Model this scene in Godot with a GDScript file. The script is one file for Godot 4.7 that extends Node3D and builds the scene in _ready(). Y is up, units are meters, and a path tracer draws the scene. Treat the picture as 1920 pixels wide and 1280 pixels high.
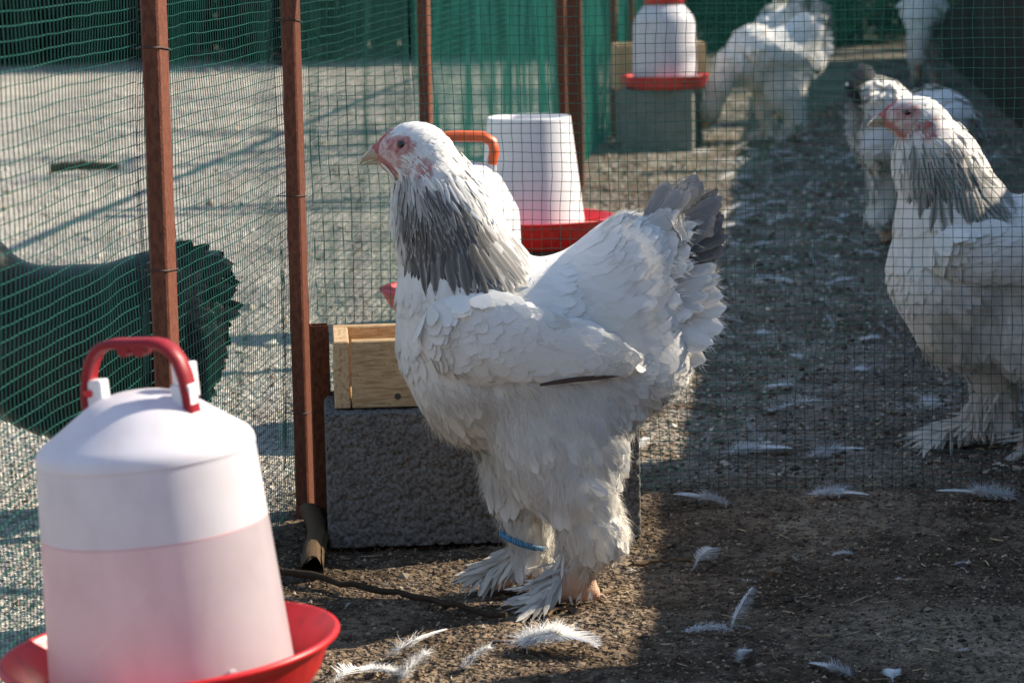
extends Node3D

# ------------------------------------------------------------------ mesh helpers
class MB:
	var v := PackedVector3Array()
	var n := PackedVector3Array()
	var c := PackedColorArray()
	var i := PackedInt32Array()

	func vert(p: Vector3, nn: Vector3, col: Color) -> int:
		v.append(p)
		n.append(nn)
		c.append(col)
		return v.size() - 1

	func tri(a: int, b: int, d: int) -> void:
		var g := (v[b] - v[a]).cross(v[d] - v[a])
		if g.dot(n[a] + n[b] + n[d]) > 0.0:
			i.append(a); i.append(d); i.append(b)
		else:
			i.append(a); i.append(b); i.append(d)

	func quad(a: int, b: int, d: int, e: int) -> void:
		tri(a, b, d)
		tri(a, d, e)

	func flat_poly(pts: Array, outward: Vector3, col: Color) -> void:
		var nn: Vector3 = (pts[1] - pts[0]).cross(pts[2] - pts[0]).normalized()
		if nn.dot(outward) < 0.0:
			nn = -nn
		var f := v.size()
		for p in pts:
			vert(p, nn, col)
		for k in range(1, pts.size() - 1):
			tri(f, f + k, f + k + 1)

	func mesh() -> ArrayMesh:
		var a := []
		a.resize(Mesh.ARRAY_MAX)
		a[Mesh.ARRAY_VERTEX] = v
		a[Mesh.ARRAY_NORMAL] = n
		a[Mesh.ARRAY_COLOR] = c
		a[Mesh.ARRAY_INDEX] = i
		var m := ArrayMesh.new()
		m.add_surface_from_arrays(Mesh.PRIMITIVE_TRIANGLES, a)
		return m

	# a box with chamfered edges, centred on o, turned by b
	func box(o: Vector3, size: Vector3, bev: float, b := Basis.IDENTITY, col := Color.WHITE) -> void:
		var h := size * 0.5
		for ax in 3:
			var u := (ax + 1) % 3
			var w := (ax + 2) % 3
			for s in [-1.0, 1.0]:
				var pts := []
				for q in [[-1, -1], [1, -1], [1, 1], [-1, 1]]:
					var p := Vector3.ZERO
					p[ax] = s * h[ax]
					p[u] = q[0] * (h[u] - bev)
					p[w] = q[1] * (h[w] - bev)
					pts.append(o + b * p)
				var nn := Vector3.ZERO
				nn[ax] = s
				flat_poly(pts, b * nn, col)
			for su in [-1.0, 1.0]:
				for sw in [-1.0, 1.0]:
					var e := []
					for q in [[-1, 0], [1, 0], [1, 1], [-1, 1]]:
						var p := Vector3.ZERO
						p[ax] = q[0] * (h[ax] - bev)
						p[u] = su * (h[u] - (bev if q[1] == 0 else 0.0))
						p[w] = sw * (h[w] - (0.0 if q[1] == 0 else bev))
						e.append(o + b * p)
					var nn := Vector3.ZERO
					nn[u] = su
					nn[w] = sw
					flat_poly(e, b * nn, col)
		for sx in [-1.0, 1.0]:
			for sy in [-1.0, 1.0]:
				for sz in [-1.0, 1.0]:
					var sg := Vector3(sx, sy, sz)
					var f := []
					for ax in 3:
						var p := sg * (h - Vector3.ONE * bev)
						p[ax] = sg[ax] * h[ax]
						f.append(o + b * p)
					flat_poly(f, b * sg, col)

	# a round tube along a path
	func tube(path: Array, radii: Array, sides: int, col: Color, cap := true) -> void:
		var first := v.size()
		var m := path.size()
		var ref := Vector3.UP
		if absf((path[m - 1] - path[0]).normalized().y) > 0.8:
			ref = Vector3.RIGHT
		for k in m:
			var t: Vector3 = (path[mini(k + 1, m - 1)] - path[maxi(k - 1, 0)]).normalized()
			var s := t.cross(ref).normalized()
			var u := s.cross(t).normalized()
			ref = u
			for j in sides:
				var an := TAU * j / sides
				var d := s * cos(an) + u * sin(an)
				vert(path[k] + d * radii[k], d, col)
		for k in m - 1:
			for j in sides:
				var a := first + k * sides + j
				var b := first + k * sides + (j + 1) % sides
				quad(a, b, b + sides, a + sides)
		if cap:
			for e in [0, m - 1]:
				var t: Vector3 = (path[m - 1] - path[m - 2]).normalized() if e > 0 else (path[0] - path[1]).normalized()
				var o := vert(path[e], t, col)
				var r := []
				for j in sides:
					r.append(vert(v[first + e * sides + j], t, col))
				for j in sides:
					tri(o, r[j], r[(j + 1) % sides])

	# a thin wire: three-sided, unclosed
	func wire(path: PackedVector3Array, r: float, s: Vector3, u: Vector3, col: Color) -> void:
		var first := v.size()
		var dirs := [s, s * -0.5 + u * 0.866, s * -0.5 - u * 0.866]
		for p in path:
			for d in dirs:
				v.append(p + d * r)
				n.append(d)
				c.append(col)
		for k in path.size() - 1:
			for j in 3:
				var a := first + k * 3 + j
				var b := first + k * 3 + (j + 1) % 3
				quad(a, b, b + 3, a + 3)

	# a turned shape about y; profile of (radius, height); a repeated point makes a crease
	func lathe(prof: Array, segs: int, col: Color, o := Vector3.ZERO, wob := 0.0) -> void:
		var m := prof.size()
		for k in m - 1:
			var p0: Vector2 = prof[k]
			var p1: Vector2 = prof[k + 1]
			if p0.distance_to(p1) < 1e-6:
				continue
			var t0 := (p1 - p0).normalized()
			var ta := t0
			var tb := t0
			if k > 0 and prof[k - 1].distance_to(p0) > 1e-6:
				ta = (t0 + (p0 - prof[k - 1]).normalized()).normalized()
			if k < m - 2 and prof[k + 2].distance_to(p1) > 1e-6:
				tb = (t0 + (prof[k + 2] - p1).normalized()).normalized()
			var first := v.size()
			for j in segs + 1:
				var an := TAU * j / segs
				var dr := Vector3(cos(an), 0, sin(an))
				var w := 1.0 + wob * sin(an * 3.0 + 1.0)
				vert(o + dr * p0.x * w + Vector3.UP * p0.y, dr * ta.y - Vector3.UP * ta.x, col)
				vert(o + dr * p1.x * w + Vector3.UP * p1.y, dr * tb.y - Vector3.UP * tb.x, col)
			for j in segs:
				var a := first + j * 2
				quad(a, a + 1, a + 3, a + 2)

	# one feather: root, direction, surface normal, length, width
	func feather(root: Vector3, dir: Vector3, nrm: Vector3, ln: float, wd: float, lift: float, curl: float, cup: float, c_mid: Color, c_edge: Color, rows: int, shape: int, jag: float, soft: float, r: RandomNumberGenerator) -> void:
		var side := dir.cross(nrm).normalized()
		var first := v.size()
		var cols := [-1.0, -0.55, 0.0, 0.55, 1.0] if rows > 4 else [-1.0, 0.0, 1.0]
		var nc := cols.size()
		var bend := r.randf_range(-0.12, 0.12)
		for k in rows + 1:
			var t := 1.0 - pow(1.0 - float(k) / rows, 1.5)
			var w := 1.0
			if shape == 0:      # rounded body feather
				w = sqrt(maxf(0.0, 1.0 - pow((t - 0.6) / 0.4, 2.0))) if t > 0.6 else 0.42 + 0.58 * sin(PI * t / 1.2)
			elif shape == 1:    # pointed hackle
				w = minf(1.0, 0.55 + t * 1.2) * (1.0 if t < 0.62 else 1.0 - pow((t - 0.62) / 0.38, 1.7))
			elif shape == 2:    # long quill feather
				w = minf(1.0, 0.5 + t * 2.0) * (1.0 if t < 0.8 else sqrt(maxf(0.0, 1.0 - pow((t - 0.8) / 0.2, 2.0))))
			else:               # stringy foot feather
				w = (0.5 + 0.5 * t) * (1.0 if t < 0.7 else 1.0 - (t - 0.7) / 0.3)
			w *= wd * 0.5
			var mid := root + dir * (ln * t) + nrm * (ln * (lift * t - curl * t * t)) + side * (bend * ln * t * t)
			for q in cols:
				var ww := w * (1.0 - (r.randf() * jag if absf(q) > 0.9 else 0.0))
				var back := r.randf() * jag * ln * 0.14 if absf(q) > 0.9 else 0.0
				var p: Vector3 = mid + side * (ww * q) - nrm * (cup * ww * q * q) - dir * (back + absf(q) * ww * 0.35 * (1.0 - t * 0.5))
				var nn: Vector3 = (nrm + side * (q * cup * 0.9) - dir * (lift - 2.0 * curl * t)).normalized()
				nn = nn.lerp(nrm, soft).normalized()
				v.append(p)
				n.append(nn)
				c.append(c_mid.lerp(c_edge, clampf(absf(q) * 1.7 - 0.75, 0.0, 1.0) if t < 0.93 else 0.8))
		for k in rows:
			for j in nc - 1:
				var a := first + k * nc + j
				quad(a, a + 1, a + nc + 1, a + nc)

	# one barb of down: a thin tapering ribbon
	func strand(p: Vector3, dir: Vector3, bend: Vector3, ln: float, w: float, side: Vector3, nn: Vector3, col: Color) -> void:
		var first := v.size()
		for k in 3:
			var t := k * 0.5
			var q := p + dir * (ln * t) + bend * (ln * t * t)
			var ww := w * (1.0 - t * 0.8)
			v.append(q - side * ww)
			n.append(nn)
			c.append(col)
			v.append(q + side * ww)
			n.append(nn)
			c.append(col)
		for k in 2:
			var a := first + k * 2
			quad(a, a + 1, a + 3, a + 2)


class Prim:
	var kind := 0
	var a: Vector3
	var ab: Vector3
	var l2 := 1.0
	var ra := 0.0
	var rb := 0.0
	var r: Vector3
	var r2: Vector3
	var ca := 1.0
	var sa := 0.0

	func d(p: Vector3) -> float:
		var q := p - a
		if kind == 0:
			if sa != 0.0:
				q = Vector3(q.x * ca + q.y * sa, q.y * ca - q.x * sa, q.z)
			var k0 := (q / r).length()
			return k0 * (k0 - 1.0) / maxf((q / r2).length(), 1e-6)
		var t := clampf(q.dot(ab) / l2, 0.0, 1.0)
		return (q - ab * t).length() - (ra + (rb - ra) * t)


func ell(c: Vector3, r: Vector3, turn := 0.0) -> Prim:
	var p := Prim.new()
	p.a = c
	p.r = r
	p.r2 = r * r
	p.ca = cos(turn)
	p.sa = sin(turn) if turn != 0.0 else 0.0
	return p


func cone(a: Vector3, ra: float, b: Vector3, rb: float) -> Prim:
	var p := Prim.new()
	p.kind = 1
	p.a = a
	p.ab = b - a
	p.l2 = maxf(p.ab.length_squared(), 1e-9)
	p.ra = ra
	p.rb = rb
	return p


func field(prims: Array, p: Vector3, k: float) -> float:
	var m := 1e3
	for q: Prim in prims:
		var e := q.d(p)
		var h := k - absf(m - e)
		m = minf(m, e)
		if h > 0.0:
			m -= h * h / (4.0 * k)
	return m


# surface nets over a grid, only the blocks near the surface are evaluated
func surface_net(mb: MB, prims: Array, k: float, lo: Vector3, hi: Vector3, cell: float, tint: Callable) -> void:
	var B := 4
	var nx := int(ceil((hi.x - lo.x) / cell / B)) * B
	var ny := int(ceil((hi.y - lo.y) / cell / B)) * B
	var nz := int(ceil((hi.z - lo.z) / cell / B)) * B
	var f := PackedFloat32Array()
	f.resize(nx * ny * nz)
	var far := cell * 8.0
	for bz in range(0, nz, B):
		for by in range(0, ny, B):
			for bx in range(0, nx, B):
				var mid := field(prims, lo + Vector3(bx + 1.5, by + 1.5, bz + 1.5) * cell, k)
				var near := absf(mid) < far
				for z in range(bz, bz + B):
					for y in range(by, by + B):
						var at := (z * ny + y) * nx
						for x in range(bx, bx + B):
							f[at + x] = field(prims, lo + Vector3(x, y, z) * cell, k) if near else mid
	var index := {}
	var sy := nx
	var sz := nx * ny
	var offs := [0, 1, sy, sy + 1, sz, sz + 1, sz + sy, sz + sy + 1]
	var cor := [Vector3(0, 0, 0), Vector3(1, 0, 0), Vector3(0, 1, 0), Vector3(1, 1, 0), Vector3(0, 0, 1), Vector3(1, 0, 1), Vector3(0, 1, 1), Vector3(1, 1, 1)]
	var edges := [[0, 1], [2, 3], [4, 5], [6, 7], [0, 2], [1, 3], [4, 6], [5, 7], [0, 4], [1, 5], [2, 6], [3, 7]]
	var base := mb.v.size()
	for z in nz - 1:
		for y in ny - 1:
			for x in nx - 1:
				var at := (z * ny + y) * nx + x
				var s0 := f[at] < 0.0
				var mixed := false
				for o in offs:
					if (f[at + o] < 0.0) != s0:
						mixed = true
						break
				if not mixed:
					continue
				var sum := Vector3.ZERO
				var cnt := 0
				for e in edges:
					var fa := f[at + offs[e[0]]]
					var fb := f[at + offs[e[1]]]
					if (fa < 0.0) != (fb < 0.0):
						sum += cor[e[0]].lerp(cor[e[1]], fa / (fa - fb))
						cnt += 1
				index[at] = mb.v.size()
				mb.v.append(lo + (Vector3(x, y, z) + sum / cnt) * cell)
				mb.n.append(Vector3.ZERO)
				mb.c.append(Color.WHITE)
	for at: int in index:
		for ax in 3:
			var step: int = [1, sy, sz][ax]
			var o1: int = [sy, sz, 1][ax]
			var o2: int = [sz, 1, sy][ax]
			var a_in := f[at] < 0.0
			if a_in == (f[at + step] < 0.0):
				continue
			if not (index.has(at - o1) and index.has(at - o2) and index.has(at - o1 - o2)):
				continue
			var q := [index[at], index[at - o1], index[at - o1 - o2], index[at - o2]]
			if not a_in:
				q.reverse()
			# clockwise from outside
			for t in [[0, 2, 1], [0, 3, 2]]:
				var p0: int = q[t[0]]
				var p1: int = q[t[1]]
				var p2: int = q[t[2]]
				mb.i.append(p0); mb.i.append(p1); mb.i.append(p2)
				var g := (mb.v[p2] - mb.v[p0]).cross(mb.v[p1] - mb.v[p0])
				mb.n[p0] += g
				mb.n[p1] += g
				mb.n[p2] += g
	for j in range(base, mb.v.size()):
		mb.n[j] = mb.n[j].normalized()
		mb.c[j] = tint.call(mb.v[j])


func scatter(mb: MB, count: int, r: RandomNumberGenerator) -> Array:
	var cum := PackedFloat32Array()
	var total := 0.0
	for t in range(0, mb.i.size(), 3):
		total += (mb.v[mb.i[t + 1]] - mb.v[mb.i[t]]).cross(mb.v[mb.i[t + 2]] - mb.v[mb.i[t]]).length()
		cum.append(total)
	var out := []
	for k in count:
		var t := cum.bsearch(r.randf() * total) * 3
		t = mini(t, mb.i.size() - 3)
		var a := r.randf()
		var b := r.randf()
		if a + b > 1.0:
			a = 1.0 - a
			b = 1.0 - b
		var i0 := mb.i[t]
		var i1 := mb.i[t + 1]
		var i2 := mb.i[t + 2]
		out.append([mb.v[i0] * (1.0 - a - b) + mb.v[i1] * a + mb.v[i2] * b, (mb.n[i0] * (1.0 - a - b) + mb.n[i1] * a + mb.n[i2] * b).normalized()])
	return out


# ------------------------------------------------------------------ naming
var taken := {}

func numbered(called: String) -> String:
	if not taken.has(called):
		taken[called] = 0
		return called
	taken[called] += 1
	return "%s_%03d" % [called, taken[called]]


func tag(o: Node, label: String, category := "", group := "", kind := "") -> void:
	if label:
		o.set_meta("label", label)
	if category:
		o.set_meta("category", category)
	if group:
		o.set_meta("group", group)
	if kind:
		o.set_meta("kind", kind)


func thing(called: String, label: String, category: String, at := Vector3.ZERO, turn := 0.0, group := "") -> Node3D:
	var o := Node3D.new()
	o.name = numbered(called)
	add_child(o)
	o.position = at
	o.rotation.y = turn
	tag(o, label, category, group)
	return o


func put(called: String, mesh: Mesh, m: Material, parent: Node3D = self) -> MeshInstance3D:
	var o := MeshInstance3D.new()
	o.mesh = mesh
	o.material_override = m
	if parent == self:
		o.name = numbered(called)
	else:
		var k := 0
		var nm := called
		while parent.has_node(NodePath(nm)):
			k += 1
			nm = "%s_%03d" % [called, k]
		o.name = nm
	parent.add_child(o, true)
	return o


func stuff(o: Node) -> Node:
	o.set_meta("kind", "stuff")
	return o


# ------------------------------------------------------------------ materials
func lin(r: float, g: float, b: float) -> Color:
	return Color(r, g, b).linear_to_srgb()


func paint(col: Color, rough: float, spec := 0.5) -> StandardMaterial3D:
	var m := StandardMaterial3D.new()
	m.albedo_color = col
	m.roughness = rough
	m.metallic_specular = spec
	return m


func vpaint(rough: float, spec := 0.5, back := 0.0) -> StandardMaterial3D:
	var m := paint(Color.WHITE, rough, spec)
	m.vertex_color_use_as_albedo = true
	if back > 0.0:
		m.backlight_enabled = true
		m.backlight = Color(back, back, back)
	return m


func noise_tex(kind: int, freq: float, octaves: int, seed_: int, stops: Array, size := 512, normal := false) -> NoiseTexture2D:
	var fn := FastNoiseLite.new()
	fn.noise_type = kind
	fn.frequency = freq
	fn.fractal_octaves = octaves
	fn.seed = seed_
	if kind == FastNoiseLite.TYPE_CELLULAR:
		fn.cellular_return_type = FastNoiseLite.RETURN_DISTANCE
	var t := NoiseTexture2D.new()
	t.width = size
	t.height = size
	t.seamless = true
	t.noise = fn
	if normal:
		t.as_normal_map = true
		t.bump_strength = 6.0
	else:
		var g := Gradient.new()
		var off := PackedFloat32Array()
		var cols := PackedColorArray()
		for s in stops:
			off.append(s[0])
			cols.append(s[1])
		g.offsets = off
		g.colors = cols
		t.color_ramp = g
	return t


func grey(x: float) -> Color:
	return Color(x, x, x)


func triplanar(m: StandardMaterial3D, tex: Texture2D, scale: Vector3, world := false, height: Texture2D = null, hs := 0.0) -> void:
	m.albedo_texture = tex
	m.uv1_triplanar = true
	m.uv1_world_triplanar = world
	m.uv1_scale = scale
	m.uv1_triplanar_sharpness = 4.0
	if height:
		m.heightmap_enabled = true
		m.heightmap_texture = height
		m.heightmap_scale = hs


var rng := RandomNumberGenerator.new()
var M := {}

func make_materials() -> void:
	M.plumage = vpaint(0.75, 0.25, 0.55)
	M.plumage.rim_enabled = true
	M.plumage.rim = 0.3
	M.black_plumage = vpaint(0.34, 0.3)
	M.skin = vpaint(0.6, 0.4)
	M.skin.uv1_triplanar = true
	M.skin.uv1_scale = Vector3(9, 9, 9)
	M.skin.subsurf_scatter_enabled = true
	M.skin.subsurf_scatter_strength = 0.15
	M.horn = vpaint(0.35, 0.5)
	M.eye = paint(lin(0.012, 0.008, 0.006), 0.06, 0.6)
	M.iris = paint(lin(0.16, 0.055, 0.02), 0.15, 0.6)
	M.band = paint(lin(0.01, 0.17, 0.34), 0.4)
	M.wire = vpaint(0.32, 0.5)
	var rust := noise_tex(FastNoiseLite.TYPE_SIMPLEX_SMOOTH, 0.03, 5, 11, [[0.0, Color(0.74, 0.68, 0.65)], [0.45, Color(0.88, 0.84, 0.82)], [0.7, Color(1, 0.97, 0.95)], [1.0, Color(0.82, 0.76, 0.72)]])
	var fine := noise_tex(FastNoiseLite.TYPE_SIMPLEX_SMOOTH, 0.12, 4, 12, [[0.0, grey(0)], [1.0, grey(1)]])
	M.fine = fine
	M.skin.heightmap_enabled = true
	M.skin.heightmap_texture = fine
	M.skin.heightmap_scale = 0.12
	M.post = paint(lin(0.18, 0.066, 0.038), 0.6, 0.35)
	triplanar(M.post, rust, Vector3(9, 4, 9), true, fine, 0.05)
	M.rust = paint(lin(0.17, 0.065, 0.035), 0.85, 0.2)
	triplanar(M.rust, rust, Vector3(9, 5, 9), true, fine, 0.15)
	M.steel = paint(lin(0.05, 0.04, 0.035), 0.5, 0.5)
	var grain := noise_tex(FastNoiseLite.TYPE_SIMPLEX_SMOOTH, 0.02, 5, 21, [[0.0, Color(0.72, 0.65, 0.57)], [0.42, Color(0.93, 0.89, 0.83)], [0.6, Color(1, 0.97, 0.93)], [1.0, Color(0.82, 0.74, 0.66)]])
	M.wood = paint(lin(0.58, 0.43, 0.27), 0.75, 0.25)
	triplanar(M.wood, grain, Vector3(1.6, 16, 16), false, fine, 0.03)
	M.endgrain = paint(lin(0.66, 0.5, 0.33), 0.8, 0.2)
	triplanar(M.endgrain, grain, Vector3(14, 14, 3.0), false, fine, 0.05)
	M.dark_wood = paint(lin(0.05, 0.043, 0.034), 0.9, 0.2)
	triplanar(M.dark_wood, grain, Vector3(12, 1.2, 1.2), false)
	var conc := noise_tex(FastNoiseLite.TYPE_SIMPLEX_SMOOTH, 0.06, 5, 31, [[0.0, grey(0.45)], [0.5, grey(0.85)], [1.0, grey(1.0)]])
	M.concrete = vpaint(0.95, 0.2)
	triplanar(M.concrete, conc, Vector3(5, 5, 5), false, fine, 0.1)
	M.bark = paint(lin(0.2, 0.15, 0.105), 0.95, 0.2)
	triplanar(M.bark, grain, Vector3(9, 9, 30), false, fine, 0.15)
	M.dark_bark = paint(lin(0.085, 0.066, 0.052), 0.95, 0.2)
	triplanar(M.dark_bark, grain, Vector3(30, 30, 9), false, fine, 0.2)
	M.red = paint(lin(0.74, 0.022, 0.026), 0.38, 0.5)
	M.red.backlight_enabled = true
	M.red.backlight = Color(0.6, 0.6, 0.6)
	triplanar(M.red, noise_tex(FastNoiseLite.TYPE_SIMPLEX, 0.02, 5, 41, [[0.0, grey(0.82)], [0.5, grey(1.0)], [1.0, Color(1.0, 0.93, 0.92)]]), Vector3(4, 4, 4))
	M.dull_red = paint(lin(0.27, 0.012, 0.02), 0.45, 0.4)
	M.orange = paint(lin(0.75, 0.12, 0.02), 0.4)
	M.orange.backlight_enabled = true
	M.orange.backlight = Color(0.4, 0.4, 0.4)
	var smear := noise_tex(FastNoiseLite.TYPE_SIMPLEX_SMOOTH, 0.012, 5, 51, [[0.0, Color(0.95, 0.94, 0.94)], [0.5, Color(0.985, 0.98, 0.985)], [1.0, Color(1, 1, 1)]])
	M.plastic = paint(lin(0.74, 0.73, 0.76), 0.42, 0.4)
	M.plastic.backlight_enabled = true
	M.plastic.backlight = Color(0.7, 0.68, 0.69)
	triplanar(M.plastic, smear, Vector3(5, 3, 5))
	M.lid = paint(lin(0.76, 0.74, 0.78), 0.42, 0.4)
	M.lid.backlight_enabled = true
	M.lid.backlight = Color(0.6, 0.6, 0.6)
	triplanar(M.lid, smear, Vector3(5, 3, 5))
	M.wet = paint(lin(0.76, 0.71, 0.73), 0.3, 0.5)
	M.wet.backlight_enabled = true
	M.wet.backlight = Color(1.0, 0.94, 0.95)
	triplanar(M.wet, smear, Vector3(5, 3, 5))
	M.white_plastic = paint(lin(0.82, 0.81, 0.83), 0.4, 0.5)
	M.white_plastic.backlight_enabled = true
	M.white_plastic.backlight = Color(0.5, 0.5, 0.5)
	# stains on the wood and the blocks
	var specks := noise_tex(FastNoiseLite.TYPE_SIMPLEX_SMOOTH, 0.045, 5, 71, [[0.0, Color(0.72, 0.66, 0.56)], [0.2, Color(0.88, 0.85, 0.8)], [0.32, Color(1, 1, 1)], [1.0, Color(1, 1, 1)]])
	for k in ["wood", "concrete", "endgrain"]:
		var m: StandardMaterial3D = M[k]
		m.detail_enabled = true
		m.detail_blend_mode = BaseMaterial3D.BLEND_MODE_MUL
		m.detail_albedo = specks
		m.detail_uv_layer = BaseMaterial3D.DETAIL_UV_2
		m.uv2_triplanar = true
		m.uv2_scale = Vector3.ONE * (7.0 if k != "wood" else 9.0)
	# soil: two layers of noise over the zone colours of the vertices
	var soil := noise_tex(FastNoiseLite.TYPE_SIMPLEX_SMOOTH, 0.035, 6, 61, [[0.0, grey(0.6)], [0.35, grey(0.8)], [0.55, grey(0.93)], [0.75, grey(1.0)], [1.0, Color(1.0, 0.98, 0.95)]], 1024)
	var crumb := noise_tex(FastNoiseLite.TYPE_CELLULAR, 0.09, 3, 62, [[0.0, grey(1.0)], [0.5, grey(0.9)], [1.0, grey(0.65)]], 1024)
	var lump := noise_tex(FastNoiseLite.TYPE_SIMPLEX_SMOOTH, 0.05, 6, 63, [[0.0, grey(0)], [1.0, grey(1)]], 1024)
	M.ground = vpaint(0.95, 0.15)
	triplanar(M.ground, soil, Vector3(1.1, 1.1, 1.1), true, lump, 1.6)
	M.ground.detail_enabled = true
	M.ground.detail_blend_mode = BaseMaterial3D.BLEND_MODE_MUL
	M.ground.detail_albedo = crumb
	M.ground.detail_uv_layer = BaseMaterial3D.DETAIL_UV_2
	M.ground.uv2_triplanar = true
	M.ground.uv2_world_triplanar = true
	M.ground.uv2_scale = Vector3(2.7, 2.7, 2.7)
	M.chip = vpaint(0.95, 0.2)
	M.leaf = vpaint(0.6, 0.3)


# ------------------------------------------------------------------ the place
const FX := -0.288      # the long wire fence runs through (FX, -FZ), a tenth to the right per metre
const FZ := 3.725

func fence_x(z: float) -> float:
	return FX + 0.1 * (z - FZ)


func _ready() -> void:
	rng.seed = 4711
	# ---- camera
	var cam := Camera3D.new()
	cam.name = "camera"
	add_child(cam)
	var look := CameraAttributesPhysical.new()
	look.frustum_focal_length = 99.38
	look.frustum_focus_distance = 3.3
	look.frustum_near = 0.05
	look.frustum_far = 200.0
	look.exposure_aperture = 13.0
	cam.fov = 2.0 * rad_to_deg(atan(640.0 / 5300.0))
	cam.near = 0.05
	cam.far = 200.0
	cam.position = Vector3(0, 0.78, 0)
	cam.basis = Basis(Vector3.RIGHT, deg_to_rad(-8.4)) * Basis(Vector3.BACK, deg_to_rad(-1.1))
	cam.attributes = look
	cam.fov = 2.0 * rad_to_deg(atan(640.0 / 5300.0))
	# ---- sky, exposure
	var we := WorldEnvironment.new()
	we.name = "environment"
	var env := Environment.new()
	env.background_mode = Environment.BG_SKY
	var sm := ProceduralSkyMaterial.new()
	sm.sky_top_color = Color(0.55, 0.68, 0.86)
	sm.sky_horizon_color = Color(0.85, 0.88, 0.91)
	sm.sky_curve = 0.2
	sm.ground_bottom_color = Color(0.3, 0.28, 0.25)
	sm.ground_horizon_color = Color(0.6, 0.6, 0.58)
	sm.sky_energy_multiplier = 1.0
	var sky := Sky.new()
	sky.sky_material = sm
	env.sky = sky
	env.background_energy_multiplier = 0.52
	env.tonemap_mode = Environment.TONE_MAPPER_LINEAR
	env.tonemap_exposure = 2.0
	env.sdfgi_enabled = true
	env.ssao_enabled = true
	env.ssil_enabled = true
	we.environment = env
	add_child(we)
	# ---- sun
	var sun := DirectionalLight3D.new()
	sun.name = "sun"
	sun.light_energy = 1.6
	sun.light_color = Color(1.0, 0.95, 0.87)
	sun.light_angular_distance = 0.5
	sun.shadow_enabled = true
	add_child(sun)
	sun.look_at_from_position(Vector3.ZERO, Vector3(-1.33, -1.0, 0.51))

	make_materials()
	build_ground()
	build_fences()
	build_surroundings()
	build_furniture()
	build_hens()
	build_litter()


# ------------------------------------------------------------------ ground
var ground_noise := FastNoiseLite.new()
var zone_noise := FastNoiseLite.new()

func ground_y(x: float, z: float) -> float:
	return 0.012 * ground_noise.get_noise_2d(x * 1.0, z * 1.0) + 0.0045 * ground_noise.get_noise_2d(x * 9.0 + 40.0, z * 9.0)


func zone_color(x: float, z: float) -> Color:
	var side := x - fence_x(z)
	var a := zone_noise.get_noise_2d(x * 3.0, z * 3.0)
	var b := zone_noise.get_noise_2d(x * 14.0 + 9.0, z * 14.0)
	var dark := Color(0.145, 0.103, 0.07)
	var tan_ := Color(0.5, 0.385, 0.268)
	var sand := Color(0.46, 0.41, 0.34)
	var pen := dark.lerp(tan_, clampf(0.35 + a * 0.9 + b * 0.5, 0.0, 1.0))
	var far := clampf((z - 3.75) / 0.35, 0.0, 1.0)
	pen = pen.lerp(sand.lerp(dark, clampf(b * 2.2 + a * 0.8, 0.0, 0.85)), far * clampf(0.65 + a, 0.0, 1.0))
	var yard := Color(0.88, 0.81, 0.69).lerp(Color(0.56, 0.52, 0.46), clampf(0.4 + a + b * 0.6, 0.0, 1.0))
	return pen.lerp(yard, clampf((-side - 0.01) / 0.05 + b * 0.3, 0.0, 1.0))


func lines(marks: Array) -> PackedFloat32Array:
	var out := PackedFloat32Array()
	for k in marks.size() - 1:
		var a: float = marks[k][0]
		var b: float = marks[k + 1][0]
		var step: float = marks[k][1]
		var cnt := int(ceil((b - a) / step))
		for j in cnt:
			out.append(a + (b - a) * j / cnt)
	out.append(marks[-1][0])
	return out


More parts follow.
